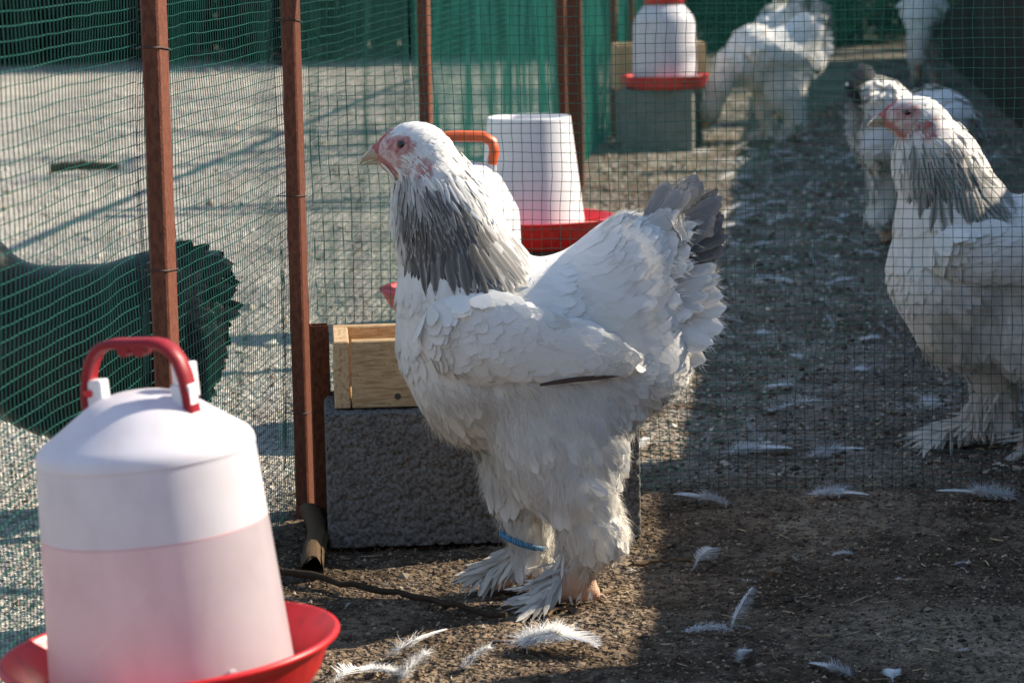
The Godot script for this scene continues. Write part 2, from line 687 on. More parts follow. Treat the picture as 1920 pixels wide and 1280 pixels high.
func build_ground() -> void:
	ground_noise.seed = 5
	ground_noise.frequency = 1.0
	ground_noise.fractal_octaves = 3
	zone_noise.seed = 8
	zone_noise.frequency = 0.6
	zone_noise.fractal_octaves = 4
	var xs := lines([[-60.0, 6.0], [-12.0, 0.6], [-4.0, 0.1], [-0.7, 0.014], [1.0, 0.06], [3.0, 0.4], [12.0, 6.0], [60.0, 1.0]])
	var zs := lines([[-6.0, 0.6], [1.8, 0.1], [2.4, 0.014], [4.6, 0.04], [8.0, 0.12], [14.0, 0.4], [22.0, 6.0], [90.0, 1.0]])
	var mb := MB.new()
	var nx := xs.size()
	for z in zs:
		for x in xs:
			var e := 0.01
			var nn := Vector3(ground_y(x - e, z) - ground_y(x + e, z), 2.0 * e, -(ground_y(x, z - e) - ground_y(x, z + e))).normalized()
			mb.vert(Vector3(x, ground_y(x, z), -z), nn, zone_color(x, z))
	for j in zs.size() - 1:
		for k in nx - 1:
			var a := j * nx + k
			mb.i.append_array(PackedInt32Array([a, a + nx, a + 1, a + 1, a + nx, a + nx + 1]))
	var g := put("ground", mb.mesh(), M.ground)
	tag(g, "bare earth floor of the pens and pale gravel yard beyond the wire", "ground", "", "structure")
	# fine loose chips and crumbs lying everywhere
	var lump := MB.new()
	var r := RandomNumberGenerator.new()
	r.seed = 77
	var sp := []
	for d in [Vector3(1, 0, 0), Vector3(-1, 0, 0), Vector3(0, 1, 0), Vector3(0, -1, 0), Vector3(0, 0, 1), Vector3(0, 0, -1)]:
		sp.append(d * r.randf_range(0.7, 1.2) + Vector3(r.randf() - 0.5, r.randf() - 0.5, r.randf() - 0.5) * 0.5)
	for t in [[0, 2, 4], [0, 4, 3], [0, 3, 5], [0, 5, 2], [1, 2, 4], [1, 4, 3], [1, 3, 5], [1, 5, 2]]:
		lump.flat_poly([sp[t[0]], sp[t[1]], sp[t[2]]], sp[t[0]] + sp[t[1]] + sp[t[2]], Color.WHITE)
	var tones := [Color(0.1, 0.07, 0.05), Color(0.16, 0.115, 0.08), Color(0.24, 0.18, 0.125), Color(0.36, 0.29, 0.21), Color(0.5, 0.46, 0.39), Color(0.07, 0.055, 0.045), Color(0.62, 0.56, 0.47)]
	var zones := [  # z0, z1, left, right (from the fence), how many, size, tones
		[2.3, 3.9, 0.02, 1.15, 34000, 0.0016, [0, 1, 2, 2, 1, 3, 5, 0, 2]],
		[2.4, 3.85, 0.08, 1.1, 380, 0.0036, [0, 5, 1, 0]],
		[3.9, 6.0, 0.02, 1.35, 14000, 0.0026, [0, 1, 5, 2, 3, 3, 4]],
		[6.0, 12.0, 0.02, 1.5, 9000, 0.0045, [0, 1, 5, 2, 3, 4, 4]],
		[2.4, 5.0, -0.75, -0.02, 9000, 0.0024, [3, 6, 4, 4, 6, 6, 2]],
		[5.0, 16.0, -2.6, -0.02, 7000, 0.006, [4, 6, 6, 6, 3]]]
	var total := 0
	for z in zones:
		total += z[4]
	var mm := MultiMesh.new()
	mm.transform_format = MultiMesh.TRANSFORM_3D
	mm.use_colors = true
	mm.mesh = lump.mesh()
	mm.instance_count = total
	var at := 0
	for zn in zones:
		for k in zn[4]:
			var z := r.randf_range(zn[0], zn[1])
			var x := fence_x(z) + r.randf_range(zn[2], zn[3])
			var s: float = zn[5] * exp(r.randfn(0.0, 0.38))
			var b := Basis(Vector3(r.randfn(), r.randfn(), r.randfn()).normalized(), r.randf() * TAU).scaled(Vector3(s * r.randf_range(0.8, 1.5), s * r.randf_range(0.5, 0.95), s))
			mm.set_instance_transform(at, Transform3D(b, Vector3(x, ground_y(x, z) + s * 0.25, -z)))
			var tone: Color = tones[zn[6][r.randi() % zn[6].size()]]
			mm.set_instance_color(at, tone * r.randf_range(0.8, 1.25))
			at += 1
	var mi := MultiMeshInstance3D.new()
	mi.multimesh = mm
	mi.material_override = M.chip
	mi.name = "ground_crumbs"
	add_child(mi)
	tag(mi, "crumbs of earth, droppings and grit strewn over the ground", "debris", "", "stuff")
	# straw and wood slivers
	var st := MB.new()
	for k in 420:
		var near := r.randf() < 0.7
		var z := r.randf_range(2.4, 3.95) if near else r.randf_range(3.95, 10.0)
		var x := fence_x(z) + r.randf_range(0.03, 1.2)
		var ln := r.randf_range(0.008, 0.032) * (1.0 if near else 1.6)
		var an := r.randfn(0.0, 0.8)
		var d := Vector3(cos(an), r.randfn(0.0, 0.12), sin(an))
		var p := Vector3(x, ground_y(x, z) + 0.0015, -z)
		var col := Color(0.5, 0.38, 0.23) if r.randf() < 0.55 else Color(0.26, 0.19, 0.12)
		var w := r.randf_range(0.0004, 0.0012)
		st.tube([p, p + d * ln * 0.5 + Vector3(r.randfn(0, 0.04), 0, r.randfn(0, 0.04)) * ln, p + d * ln], [w * 0.7, w, w * 0.6], 4, col * r.randf_range(0.7, 1.2), false)
	var so := put("straw_litter", st.mesh(), M.chip)
	tag(so, "scattered straw and wood slivers on the pen floor", "straw", "", "stuff")


# ------------------------------------------------------------------ fences
var sag := FastNoiseLite.new()

func wire_panel(from: Vector3, along: Vector3, out: Vector3, length: float, height: float, cell: float, seg: float, seed_: int, amp: float, y0 := 0.0, thick := 0.00058, tint := 1.0) -> MB:
	var mb := MB.new()
	var off := seed_ * 17.3
	var bulge := func(a: float, y: float) -> Vector3:
		var s := sag.get_noise_2d(a * 2.2 + off, y * 2.6)
		var w := sag.get_noise_2d(a * 14.0 + off + 90.0, y * 14.0)
		var u := sag.get_noise_2d(a * 5.0 - off, y * 5.0 + 33.0)
		return along * (amp * 0.22 * w + amp * 0.35 * u) + Vector3.UP * (amp * 0.32 * sag.get_noise_2d(a * 3.0 + off, y * 3.0 + 70.0) + amp * 0.12 * w) + out * (amp * s)
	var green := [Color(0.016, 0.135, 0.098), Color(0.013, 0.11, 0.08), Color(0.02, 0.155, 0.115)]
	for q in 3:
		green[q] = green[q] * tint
	var nv := int(length / cell)
	var nh := int(height / cell)
	for k in nv + 1:
		var a := k * cell
		var path := PackedVector3Array()
		var m := int(height / seg)
		for j in m + 1:
			var y := height * j / m
			path.append(from + along * a + Vector3.UP * (y0 + y) + bulge.call(a, y))
		mb.wire(path, thick, along, out, green[k % 3])
	for k in nh + 1:
		var y := k * cell
		var path := PackedVector3Array()
		var m := int(length / seg)
		for j in m + 1:
			var a := length * j / m
			path.append(from + along * a + Vector3.UP * (y0 + y) + bulge.call(a, y) - out * 0.0009)
		mb.wire(path, thick, Vector3.UP, out, green[k % 3])
	return mb


func post(at: Vector3, w: float, d: float, h: float, label: String, turn := -0.1, m: Material = null) -> Node3D:
	var o := thing("fence_post", label, "fence post", at, turn, "posts along the wire fence")
	var mb := MB.new()
	mb.box(Vector3(0, h * 0.5 - 0.08, 0), Vector3(w, h + 0.16, d), 0.0022)
	put("tube", mb.mesh(), m if m else M.post, o)
	var cap := MB.new()
	cap.box(Vector3(0, h + 0.0025, 0), Vector3(w + 0.002, 0.004, d + 0.002), 0.001)
	put("cap", cap.mesh(), M.steel, o)
	for ty in [0.14, 0.43, 0.66, 0.86]:
		var tie := MB.new()
		var hw := w * 0.5 + 0.0012
		var hd := d * 0.5 + 0.0012
		var tp := []
		var rr := []
		for q in [[-1.7, 0.35], [-1, 1], [1, 1], [1, -1], [-1, -1], [-1.7, 0.1], [-2.2, 0.5]]:
			tp.append(Vector3(q[0] * hw, ty + 0.002 * q[1], q[1] * hd))
			rr.append(0.0008)
		tie.tube(tp, rr, 5, Color.WHITE)
		put("wire_tie", tie.mesh(), M.steel, o)
	return o


func panel(label: String, from: Vector3, along: Vector3, out: Vector3, length: float, cell: float, seg: float, seed_: int, amp: float, h := 0.96, y0 := 0.0, thick := 0.00058, tint := 1.0) -> void:
	var o := thing("wire_fence", label, "wire fence", from, 0.0, "green wire fence panels")
	var mb := wire_panel(Vector3.ZERO, along, out, length, h, cell, seg, seed_, amp, y0, thick, tint)
	stuff(put("wire_mesh", mb.mesh(), M.wire, o))
	var rail := MB.new()
	var b := Basis(along, Vector3.UP, along.cross(Vector3.UP))
	rail.box(along * (length * 0.5) + Vector3.UP * (h + 0.012 + y0), Vector3(length - 0.03, 0.022, 0.018), 0.002, b)
	put("top_rail", rail.mesh(), M.post, o)


func build_fences() -> void:
	sag.seed = 3
	sag.frequency = 1.0
	sag.fractal_octaves = 2
	var fwd := Vector3(0.0995, 0, -0.995)
	var rightw := Vector3(0.995, 0, 0.0995)
	var P := func(z: float, d := 0.0) -> Vector3: return Vector3(fence_x(z), 0, -z) + rightw * d
	# posts of the long fence
	post(P.call(2.93, 0.005), 0.0185, 0.045, 1.0, "rust brown square steel post rising behind the red drinker handle")
	var p2 := post(P.call(3.725, 0.006), 0.0185, 0.045, 1.0, "rust brown steel post with a small black hook, left of the wooden box")
	post(P.call(5.05, 0.01), 0.019, 0.045, 1.0, "slim brown steel post seen just behind the front hen's head")
	post(P.call(8.2, -0.005), 0.036, 0.05, 1.0, "thicker brown corner post, left one of the pair behind the white feeder")
	post(P.call(8.45, 0.018), 0.046, 0.04, 1.0, "thick brown corner post, right one of the pair behind the white feeder")
	post(P.call(10.4, 0.015), 0.026, 0.045, 1.0, "far brown post between green mesh and tan box")
	post(P.call(11.6, 0.015), 0.018, 0.045, 1.0, "farthest thin brown post left of the far drinker")
	# hook on the second post
	var hook := MB.new()
	var hp := []
	for k in 9:
		var an := -0.6 + k * 0.62
		hp.append(Vector3(-0.02 - 0.008 * cos(an) , 0.61 + 0.008 * sin(an), 0.0))
	hp.insert(0, Vector3(-0.008, 0.602, 0.0))
	hook.tube(hp, [0.0017, 0.0017, 0.0017, 0.0017, 0.0017, 0.0017, 0.0016, 0.0015, 0.0014, 0.0012], 6, Color.WHITE)
	put("hook", hook.mesh(), M.steel, p2)
	# panels of the long fence: outside of the posts
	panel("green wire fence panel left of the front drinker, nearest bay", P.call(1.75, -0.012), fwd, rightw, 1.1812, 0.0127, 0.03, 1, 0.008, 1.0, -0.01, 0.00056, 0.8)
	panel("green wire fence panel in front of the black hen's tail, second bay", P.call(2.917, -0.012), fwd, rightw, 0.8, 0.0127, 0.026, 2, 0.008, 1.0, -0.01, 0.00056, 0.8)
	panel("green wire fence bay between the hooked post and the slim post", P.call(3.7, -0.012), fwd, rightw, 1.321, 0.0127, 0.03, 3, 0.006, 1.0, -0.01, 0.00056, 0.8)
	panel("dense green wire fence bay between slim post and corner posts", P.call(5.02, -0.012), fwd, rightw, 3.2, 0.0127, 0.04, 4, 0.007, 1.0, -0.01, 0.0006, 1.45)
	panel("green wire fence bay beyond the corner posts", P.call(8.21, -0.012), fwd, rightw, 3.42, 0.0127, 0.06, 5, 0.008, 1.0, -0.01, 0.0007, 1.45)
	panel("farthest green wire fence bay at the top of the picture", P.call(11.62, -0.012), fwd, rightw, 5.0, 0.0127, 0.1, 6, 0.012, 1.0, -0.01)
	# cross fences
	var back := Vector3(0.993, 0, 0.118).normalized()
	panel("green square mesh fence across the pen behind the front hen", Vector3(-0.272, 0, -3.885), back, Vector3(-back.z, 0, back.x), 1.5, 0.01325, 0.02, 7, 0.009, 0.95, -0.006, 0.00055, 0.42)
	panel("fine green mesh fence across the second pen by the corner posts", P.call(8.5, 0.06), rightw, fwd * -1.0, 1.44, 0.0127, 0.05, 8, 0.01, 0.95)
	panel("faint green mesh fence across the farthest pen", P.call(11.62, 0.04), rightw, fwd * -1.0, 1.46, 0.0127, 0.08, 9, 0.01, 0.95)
	# plank wall along the right side of the pens, which shades them
	var wall := thing("plank_wall", "dark weathered plank wall along the right side of the pens", "wall")
	wall.set_meta("kind", "thing")
	var w := 1.51
	var k := 0
	var z := 1.2
	while z < 16.0:
		var c: Vector3 = P.call(z + 0.07, w)
		var mb := MB.new()
		var hgt := 0.8 + rng.randf_range(-0.008, 0.008)
		mb.box(Vector3(0, hgt * 0.5, 0), Vector3(0.018, hgt, 0.137), 0.002, Basis(Vector3.UP, -0.0997))
		var pl := put("plank", mb.mesh(), M.dark_wood, wall)
		pl.position = c
		z += 0.14
		k += 1
	for pz in [2.0, 3.39, 6.4, 9.4]:
		var mb := MB.new()
		mb.box(Vector3(0, 0.49, 0), Vector3(0.07, 0.98, 0.07), 0.003, Basis(Vector3.UP, -0.0997))
		var po := put("wall_post", mb.mesh(), M.dark_wood, wall)
		po.position = P.call(pz, w - 0.045)


# ------------------------------------------------------------------ trees and hedge
func grow(mb: MB, p: Vector3, d: Vector3, ln: float, r0: float, depth: int, r: RandomNumberGenerator) -> void:
	var path := [p]
	var radii := [r0]
	var q := p
	var dd := d
	for k in 4:
		dd = (dd + Vector3(r.randfn(0, 0.12), r.randfn(0.03, 0.06), r.randfn(0, 0.12))).normalized()
		q += dd * (ln / 4.0)
		path.append(q)
		radii.append(r0 * (1.0 - 0.16 * (k + 1)))
	mb.tube(path, radii, 6 if depth > 1 else 4, Color.WHITE, false)
	if depth <= 0:
		return
	for k in 3 + (1 if depth > 2 else 0):
		var t := r.randi_range(2, 4)
		var side := Vector3(r.randfn(), r.randfn(0.4, 0.4), r.randfn()).normalized()
		grow(mb, path[t], (dd * 0.7 + side * 0.8).normalized(), ln * r.randf_range(0.5, 0.72), radii[t] * 0.6, depth - 1, r)


func build_surroundings() -> void:
	var r := RandomNumberGenerator.new()
	r.seed = 91
	var spots := [Vector3(2.75, 0, -11.6), Vector3(3.6, 0, -14.4), Vector3(4.4, 0, -17.5)]
	var names := ["bare tree casting branch shadows over the yard, nearest of three", "bare tree beyond the plank wall, middle of three", "bare tree beyond the plank wall, farthest of three"]
	for k in 3:
		var t := thing("bare_tree", names[k], "tree", spots[k], 0.0, "bare trees beyond the plank wall")
		var trunk := MB.new()
		trunk.tube([Vector3(0, -0.1, 0), Vector3(0.02, 0.6, 0.02), Vector3(-0.03, 1.3, 0), Vector3(0.02, 2.0, 0.03)], [0.17, 0.14, 0.12, 0.11], 9, Color.WHITE)
		put("trunk", trunk.mesh(), M.bark, t)
		var cr := MB.new()
		for j in 5:
			var an := TAU * j / 5.0 + r.randf()
			grow(cr, Vector3(0.02, 1.5 + 0.1 * j, 0.03), Vector3(cos(an) * 0.7, 0.9, sin(an) * 0.7).normalized(), r.randf_range(1.1, 1.7), 0.075, 3, r)
		stuff(put("branches", cr.mesh(), M.bark, t))
	# dark evergreen shrubs closing the yard
	var lf := MB.new()
	for q in 7:
		var an := q * 0.9
		var d := Vector3(cos(an) * 0.6, 0.5 + 0.12 * (q % 3), sin(an) * 0.6).normalized()
		lf.feather(Vector3.ZERO, d, d.cross(Vector3(sin(an), 0.3, -cos(an))).normalized(), 0.07, 0.025, 0.0, 0.2, 0.1, Color(0.014, 0.022, 0.012), Color(0.01, 0.017, 0.009), 3, 1, 0.0, 0.0, r)
	var leaf_mesh := lf.mesh()
	for k in 9:
		var x := -4.6 + k * 0.85 + r.randf_range(-0.15, 0.15)
		var z := 17.4 + r.randf_range(-0.3, 0.5)
		var lab := "dark evergreen shrub in the hedge at the back of the yard"
		var t := thing("hedge_shrub", lab, "shrub", Vector3(x, 0, -z), 0.0, "shrubs of the hedge behind the yard")
		var trunk := MB.new()
		for j in 4:
			var an := j * 1.7 + r.randf()
			trunk.tube([Vector3(0.03 * cos(an), -0.05, 0.03 * sin(an)), Vector3(0.12 * cos(an), 0.5, 0.12 * sin(an)), Vector3(0.3 * cos(an), 1.3, 0.3 * sin(an))], [0.025, 0.02, 0.008], 5, Color.WHITE)
		put("trunk", trunk.mesh(), M.bark, t)
		var mm := MultiMesh.new()
		mm.transform_format = MultiMesh.TRANSFORM_3D
		mm.mesh = leaf_mesh
		mm.instance_count = 1500
		for j in 1500:
			var u := Vector3(r.randfn(0, 0.3), r.randf() * 1.7, r.randfn(0, 0.3))
			u.x *= 1.0 + 0.3 * sin(u.y * 6.0 + k)
			mm.set_instance_transform(j, Transform3D(Basis.from_euler(Vector3(r.randf() * 1.2, r.randf() * TAU, r.randf() * 1.2)).scaled(Vector3.ONE * r.randf_range(0.8, 1.8)), u + Vector3(0, 0.04, 0)))
		var mi := MultiMeshInstance3D.new()
		mi.multimesh = mm
		mi.material_override = M.leaf
		mi.name = "crown"
		t.add_child(mi)
		stuff(mi)
	var shed := thing("plank_shed", "dark board wall of a shed behind the hedge", "shed", Vector3(-1.0, 0, -18.6))
	for k in 46:
		var mb := MB.new()
		mb.box(Vector3(0, 1.1, 0), Vector3(0.19, 2.2, 0.02), 0.003)
		var pl := put("plank", mb.mesh(), M.dark_wood, shed)
		pl.position = Vector3(-4.0 + k * 0.2, 0, r.randf_range(-0.004, 0.004))


# ------------------------------------------------------------------ block, box, drinkers
func rough_block(size: Vector3, cell: float, depth: float, seed_: int, tone: float) -> ArrayMesh:
	var fn := FastNoiseLite.new()
	fn.noise_type = FastNoiseLite.TYPE_CELLULAR
	fn.cellular_return_type = FastNoiseLite.RETURN_DISTANCE
	fn.frequency = 105.0
	fn.fractal_octaves = 1
	fn.seed = seed_
	var mb := MB.new()
	var h := size * 0.5
	for ax in 3:
		var u := (ax + 1) % 3
		var w := (ax + 2) % 3
		for s in [-1.0, 1.0]:
			if ax == 1 and s < 0.0:
				continue
			var nu := int(size[u] / cell)
			var nw := int(size[w] / cell)
			var first := mb.v.size()
			for a in nu + 1:
				for b in nw + 1:
					var p := Vector3.ZERO
					p[ax] = s * h[ax]
					p[u] = -h[u] + size[u] * a / nu
					p[w] = -h[w] + size[w] * b / nw
					var inner := Vector3(clampf(p.x, -h.x + 0.006, h.x - 0.006), clampf(p.y, -h.y + 0.006, h.y - 0.006), clampf(p.z, -h.z + 0.006, h.z - 0.006))
					var out := (p - inner).normalized()
					var round_ := inner + out * 0.006
					var e := fn.get_noise_3dv(p) + 1.0       # 0 at the middle of a grain
					var e2 := fn.get_noise_3dv(p * 0.33 + Vector3(3, 1, 2)) + 1.0
					var pit := smoothstep(0.38, 0.82, e) * (0.35 + 0.65 * smoothstep(0.2, 0.5, e2))
					var nn := Vector3.ZERO
					nn[ax] = s
					mb.vert(round_ - out * (depth * pit), nn, Color(1.0, 0.95, 0.88) * (tone * (1.0 + 0.25 * (fn.get_noise_3dv(p * 0.21)))))
			for a in nu:
				for b in nw:
					var q := first + a * (nw + 1) + b
					mb.quad(q, q + 1, q + nw + 2, q + nw + 1)
	# normals from the faces
	var acc := PackedVector3Array()
	acc.resize(mb.v.size())
	for t in range(0, mb.i.size(), 3):
		var g := (mb.v[mb.i[t + 2]] - mb.v[mb.i[t]]).cross(mb.v[mb.i[t + 1]] - mb.v[mb.i[t]])
		for q in 3:
			acc[mb.i[t + q]] += g
	for q in acc.size():
		mb.n[q] = acc[q].normalized()
	return mb.mesh()


func nest_box(label: String, at: Vector3, turn: float, w: float, d: float, h: float) -> void:
	var o := thing("wooden_box", label, "box", at, turn)
	var t := 0.02
	var f := MB.new()
	f.box(Vector3(t * 0.5 + 0.001, h * 0.5, d * 0.5 - t * 0.5), Vector3(w - t - 0.002, h, t), 0.0015)
	put("front_board", f.mesh(), M.wood, o)
	var b := MB.new()
	b.box(Vector3(0, h * 0.5, -d * 0.5 + t * 0.5), Vector3(w, h, t), 0.0015)
	put("back_board", b.mesh(), M.wood, o)
	for s in [-1.0, 1.0]:
		var e := MB.new()
		var dd := d - t if s < 0 else d - 2.0 * t
		e.box(Vector3(s * (w * 0.5 - t * 0.5), h * 0.5, 0.0 if s > 0 else t * 0.5), Vector3(t, h, dd - 0.001), 0.0015)
		put("end_board", e.mesh(), M.endgrain, o)
	var fl := MB.new()
	fl.box(Vector3(0, 0.006, 0), Vector3(w - 2.0 * t - 0.002, 0.01, d - 2.0 * t - 0.002), 0.001)
	put("floor_board", fl.mesh(), M.wood, o)
	for x in [-0.13, 0.14]:
		var nail := MB.new()
		nail.tube([Vector3(x, 0.014, d * 0.5 - 0.001), Vector3(x, 0.014, d * 0.5 + 0.0012)], [0.004, 0.004], 10, Color.WHITE)
		put("nail", nail.mesh(), M.steel, o)


func arch(mb: MB, pts: Array, wide: float, thick: float, axis: Vector3, col: Color) -> void:
	# a flat bar swept along pts, its broad side along axis
	var first := mb.v.size()
	var m := pts.size()
	var ring := [[-1, -0.7], [-0.8, -1], [0.8, -1], [1, -0.7], [1, 0.7], [0.8, 1], [-0.8, 1], [-1, 0.7]]
	for k in m:
		var t: Vector3 = (pts[mini(k + 1, m - 1)] - pts[maxi(k - 1, 0)]).normalized()
		var u := t.cross(axis).normalized()
		for q in ring:
			var d: Vector3 = axis * (q[0] * wide * 0.5) + u * (q[1] * thick * 0.5)
			mb.vert(pts[k] + d, (axis * q[0] * 0.6 + u * q[1]).normalized(), col)
	for k in m - 1:
		for j in 8:
			var a := first + k * 8 + j
			var b := first + k * 8 + (j + 1) % 8
			mb.quad(a, b, b + 8, a + 8)
	for e in [0, m - 1]:
		var t: Vector3 = (pts[1] - pts[0]).normalized() * (-1.0 if e == 0 else 1.0)
		if e > 0:
			t = (pts[m - 1] - pts[m - 2]).normalized()
		var f := []
		for j in 8:
			f.append(mb.v[first + e * 8 + j])
		mb.flat_poly(f, t, col)


func arc(c: Vector2, r: float, a0: float, a1: float, m: int) -> Array:
	var o := []
	for k in m + 1:
		var an := deg_to_rad(lerpf(a0, a1, float(k) / m))
		o.append(c + Vector2(cos(an), sin(an)) * r)
	return o


func front_drinker() -> void:
	var at := Vector3(-0.268, 0.172, -2.15)
	var blk := thing("concrete_block", "grey concrete block under the foreground drinker", "concrete block", Vector3(at.x, 0.085, at.z), 0.12)
	put("block", rough_block(Vector3(0.2, 0.17, 0.2), 0.008, 0.003, 5, 0.2), M.concrete, blk)
	var o := thing("poultry_drinker", "large cloudy plastic drinker with dark red handle and red tray in the left foreground", "drinker", at)
	o.rotation.z = deg_to_rad(4.6)
	o.scale = Vector3.ONE * 1.02
	var W := Color.WHITE
	var tray := MB.new()
	var pf := [Vector2(0, 0.004), Vector2(0.09, 0.004), Vector2(0.098, 0.008), Vector2(0.114, 0.028), Vector2(0.1225, 0.046), Vector2(0.127, 0.052)]
	pf += arc(Vector2(0.1285, 0.0545), 0.0028, -60, 170, 8)
	pf += [Vector2(0.1235, 0.052), Vector2(0.118, 0.045), Vector2(0.109, 0.028), Vector2(0.1, 0.014), Vector2(0.094, 0.011), Vector2(0.0, 0.011)]
	tray.lathe(pf, 96, W)
	put("tray", tray.mesh(), M.red, o)
	var collar := MB.new()
	collar.lathe([Vector2(0.1, 0.012), Vector2(0.1, 0.026), Vector2(0.1, 0.026), Vector2(0.0975, 0.027), Vector2(0.0965, 0.026), Vector2(0.0965, 0.026), Vector2(0.0965, 0.012)], 72, W)
	for an in [0.35, 1.9, 3.5, 5.1]:
		collar.box(Vector3(cos(an) * 0.1015, 0.022, sin(an) * 0.1015), Vector3(0.006, 0.02, 0.02), 0.0015, Basis(Vector3.UP, -an))
	put("collar", collar.mesh(), M.red, o)
	# the tank, clouded; the part filled with water and the part above it
	var wet := MB.new()
	wet.lathe([Vector2(0.0958, 0.013), Vector2(0.0958, 0.022), Vector2(0.0945, 0.025), Vector2(0.0938, 0.034), Vector2(0.0932, 0.044), Vector2(0.0866, 0.15)], 96, W)
	for an in [0.95, 4.2]:
		wet.box(Vector3(cos(an) * 0.0948, 0.045, sin(an) * 0.0948), Vector3(0.004, 0.012, 0.007), 0.0012, Basis(Vector3.UP, -an))
	put("water", wet.mesh(), M.wet, o)
	var line := MB.new()
	line.lathe([Vector2(0.0866, 0.1493), Vector2(0.0868, 0.15), Vector2(0.0866, 0.1507)], 96, W)
	put("water_line", line.mesh(), paint(lin(0.72, 0.42, 0.45), 0.35), o)
	var tank := MB.new()
	tank.lathe([Vector2(0.0865, 0.1507), Vector2(0.0833, 0.203), Vector2(0.083, 0.205), Vector2(0.0834, 0.2065)], 96, W)
	put("tank", tank.mesh(), M.plastic, o)
	var lid := MB.new()
	var lp := [Vector2(0.0836, 0.2065), Vector2(0.0834, 0.209), Vector2(0.0826, 0.2125), Vector2(0.0798, 0.2165), Vector2(0.0745, 0.2205), Vector2(0.066, 0.2262), Vector2(0.057, 0.2325), Vector2(0.048, 0.239), Vector2(0.04, 0.2445), Vector2(0.032, 0.2487), Vector2(0.02, 0.2518), Vector2(0.008, 0.2532), Vector2(0.0, 0.2534)]
	lid.lathe(lp, 96, W)
	put("lid", lid.mesh(), M.lid, o)
	# brackets and the handle
	var yaw := -0.5
	var ax := Vector3(cos(yaw), 0, -sin(yaw))
	var acr := Vector3(sin(yaw), 0, cos(yaw))
	for q in [[-0.0395, 0.0, 0.249], [0.042, 0.0, 0.245], [0.03, -0.02, 0.258]]:
		var br := MB.new()
		br.box(ax * q[0] + acr * q[1] + Vector3(0, q[2], 0), Vector3(0.017, 0.027, 0.012), 0.0012, Basis(Vector3.UP, yaw))
		put("bracket", br.mesh(), M.white_plastic, o)
	var pts := []
	for q in [[-0.0475, 0.239], [-0.0475, 0.251], [-0.045, 0.264], [-0.041, 0.275], [-0.035, 0.2835], [-0.027, 0.2885], [-0.018, 0.29], [0.0, 0.29], [0.018, 0.29], [0.027, 0.2885], [0.035, 0.284], [0.041, 0.276], [0.0445, 0.265], [0.0465, 0.251], [0.0475, 0.235]]:
		pts.append(ax * q[0] + Vector3(0, q[1], 0))
	var hd := MB.new()
	arch(hd, pts, 0.0145, 0.007, acr, W)
	for q in [-0.006, 0.008]:
		hd.tube([ax * q + Vector3(0, 0.2855, 0) - acr * 0.006, ax * q + Vector3(0, 0.2855, 0) + acr * 0.006], [0.0055, 0.0055], 12, W)
	put("handle", hd.mesh(), M.dull_red, o)
	var pin := MB.new()
	pin.tube([ax * -0.047 + Vector3(0, 0.253, 0) + acr * 0.004, ax * -0.04 + Vector3(0, 0.253, 0) + acr * 0.009], [0.003, 0.003], 8, W)
	put("pin", pin.mesh(), M.red, o)


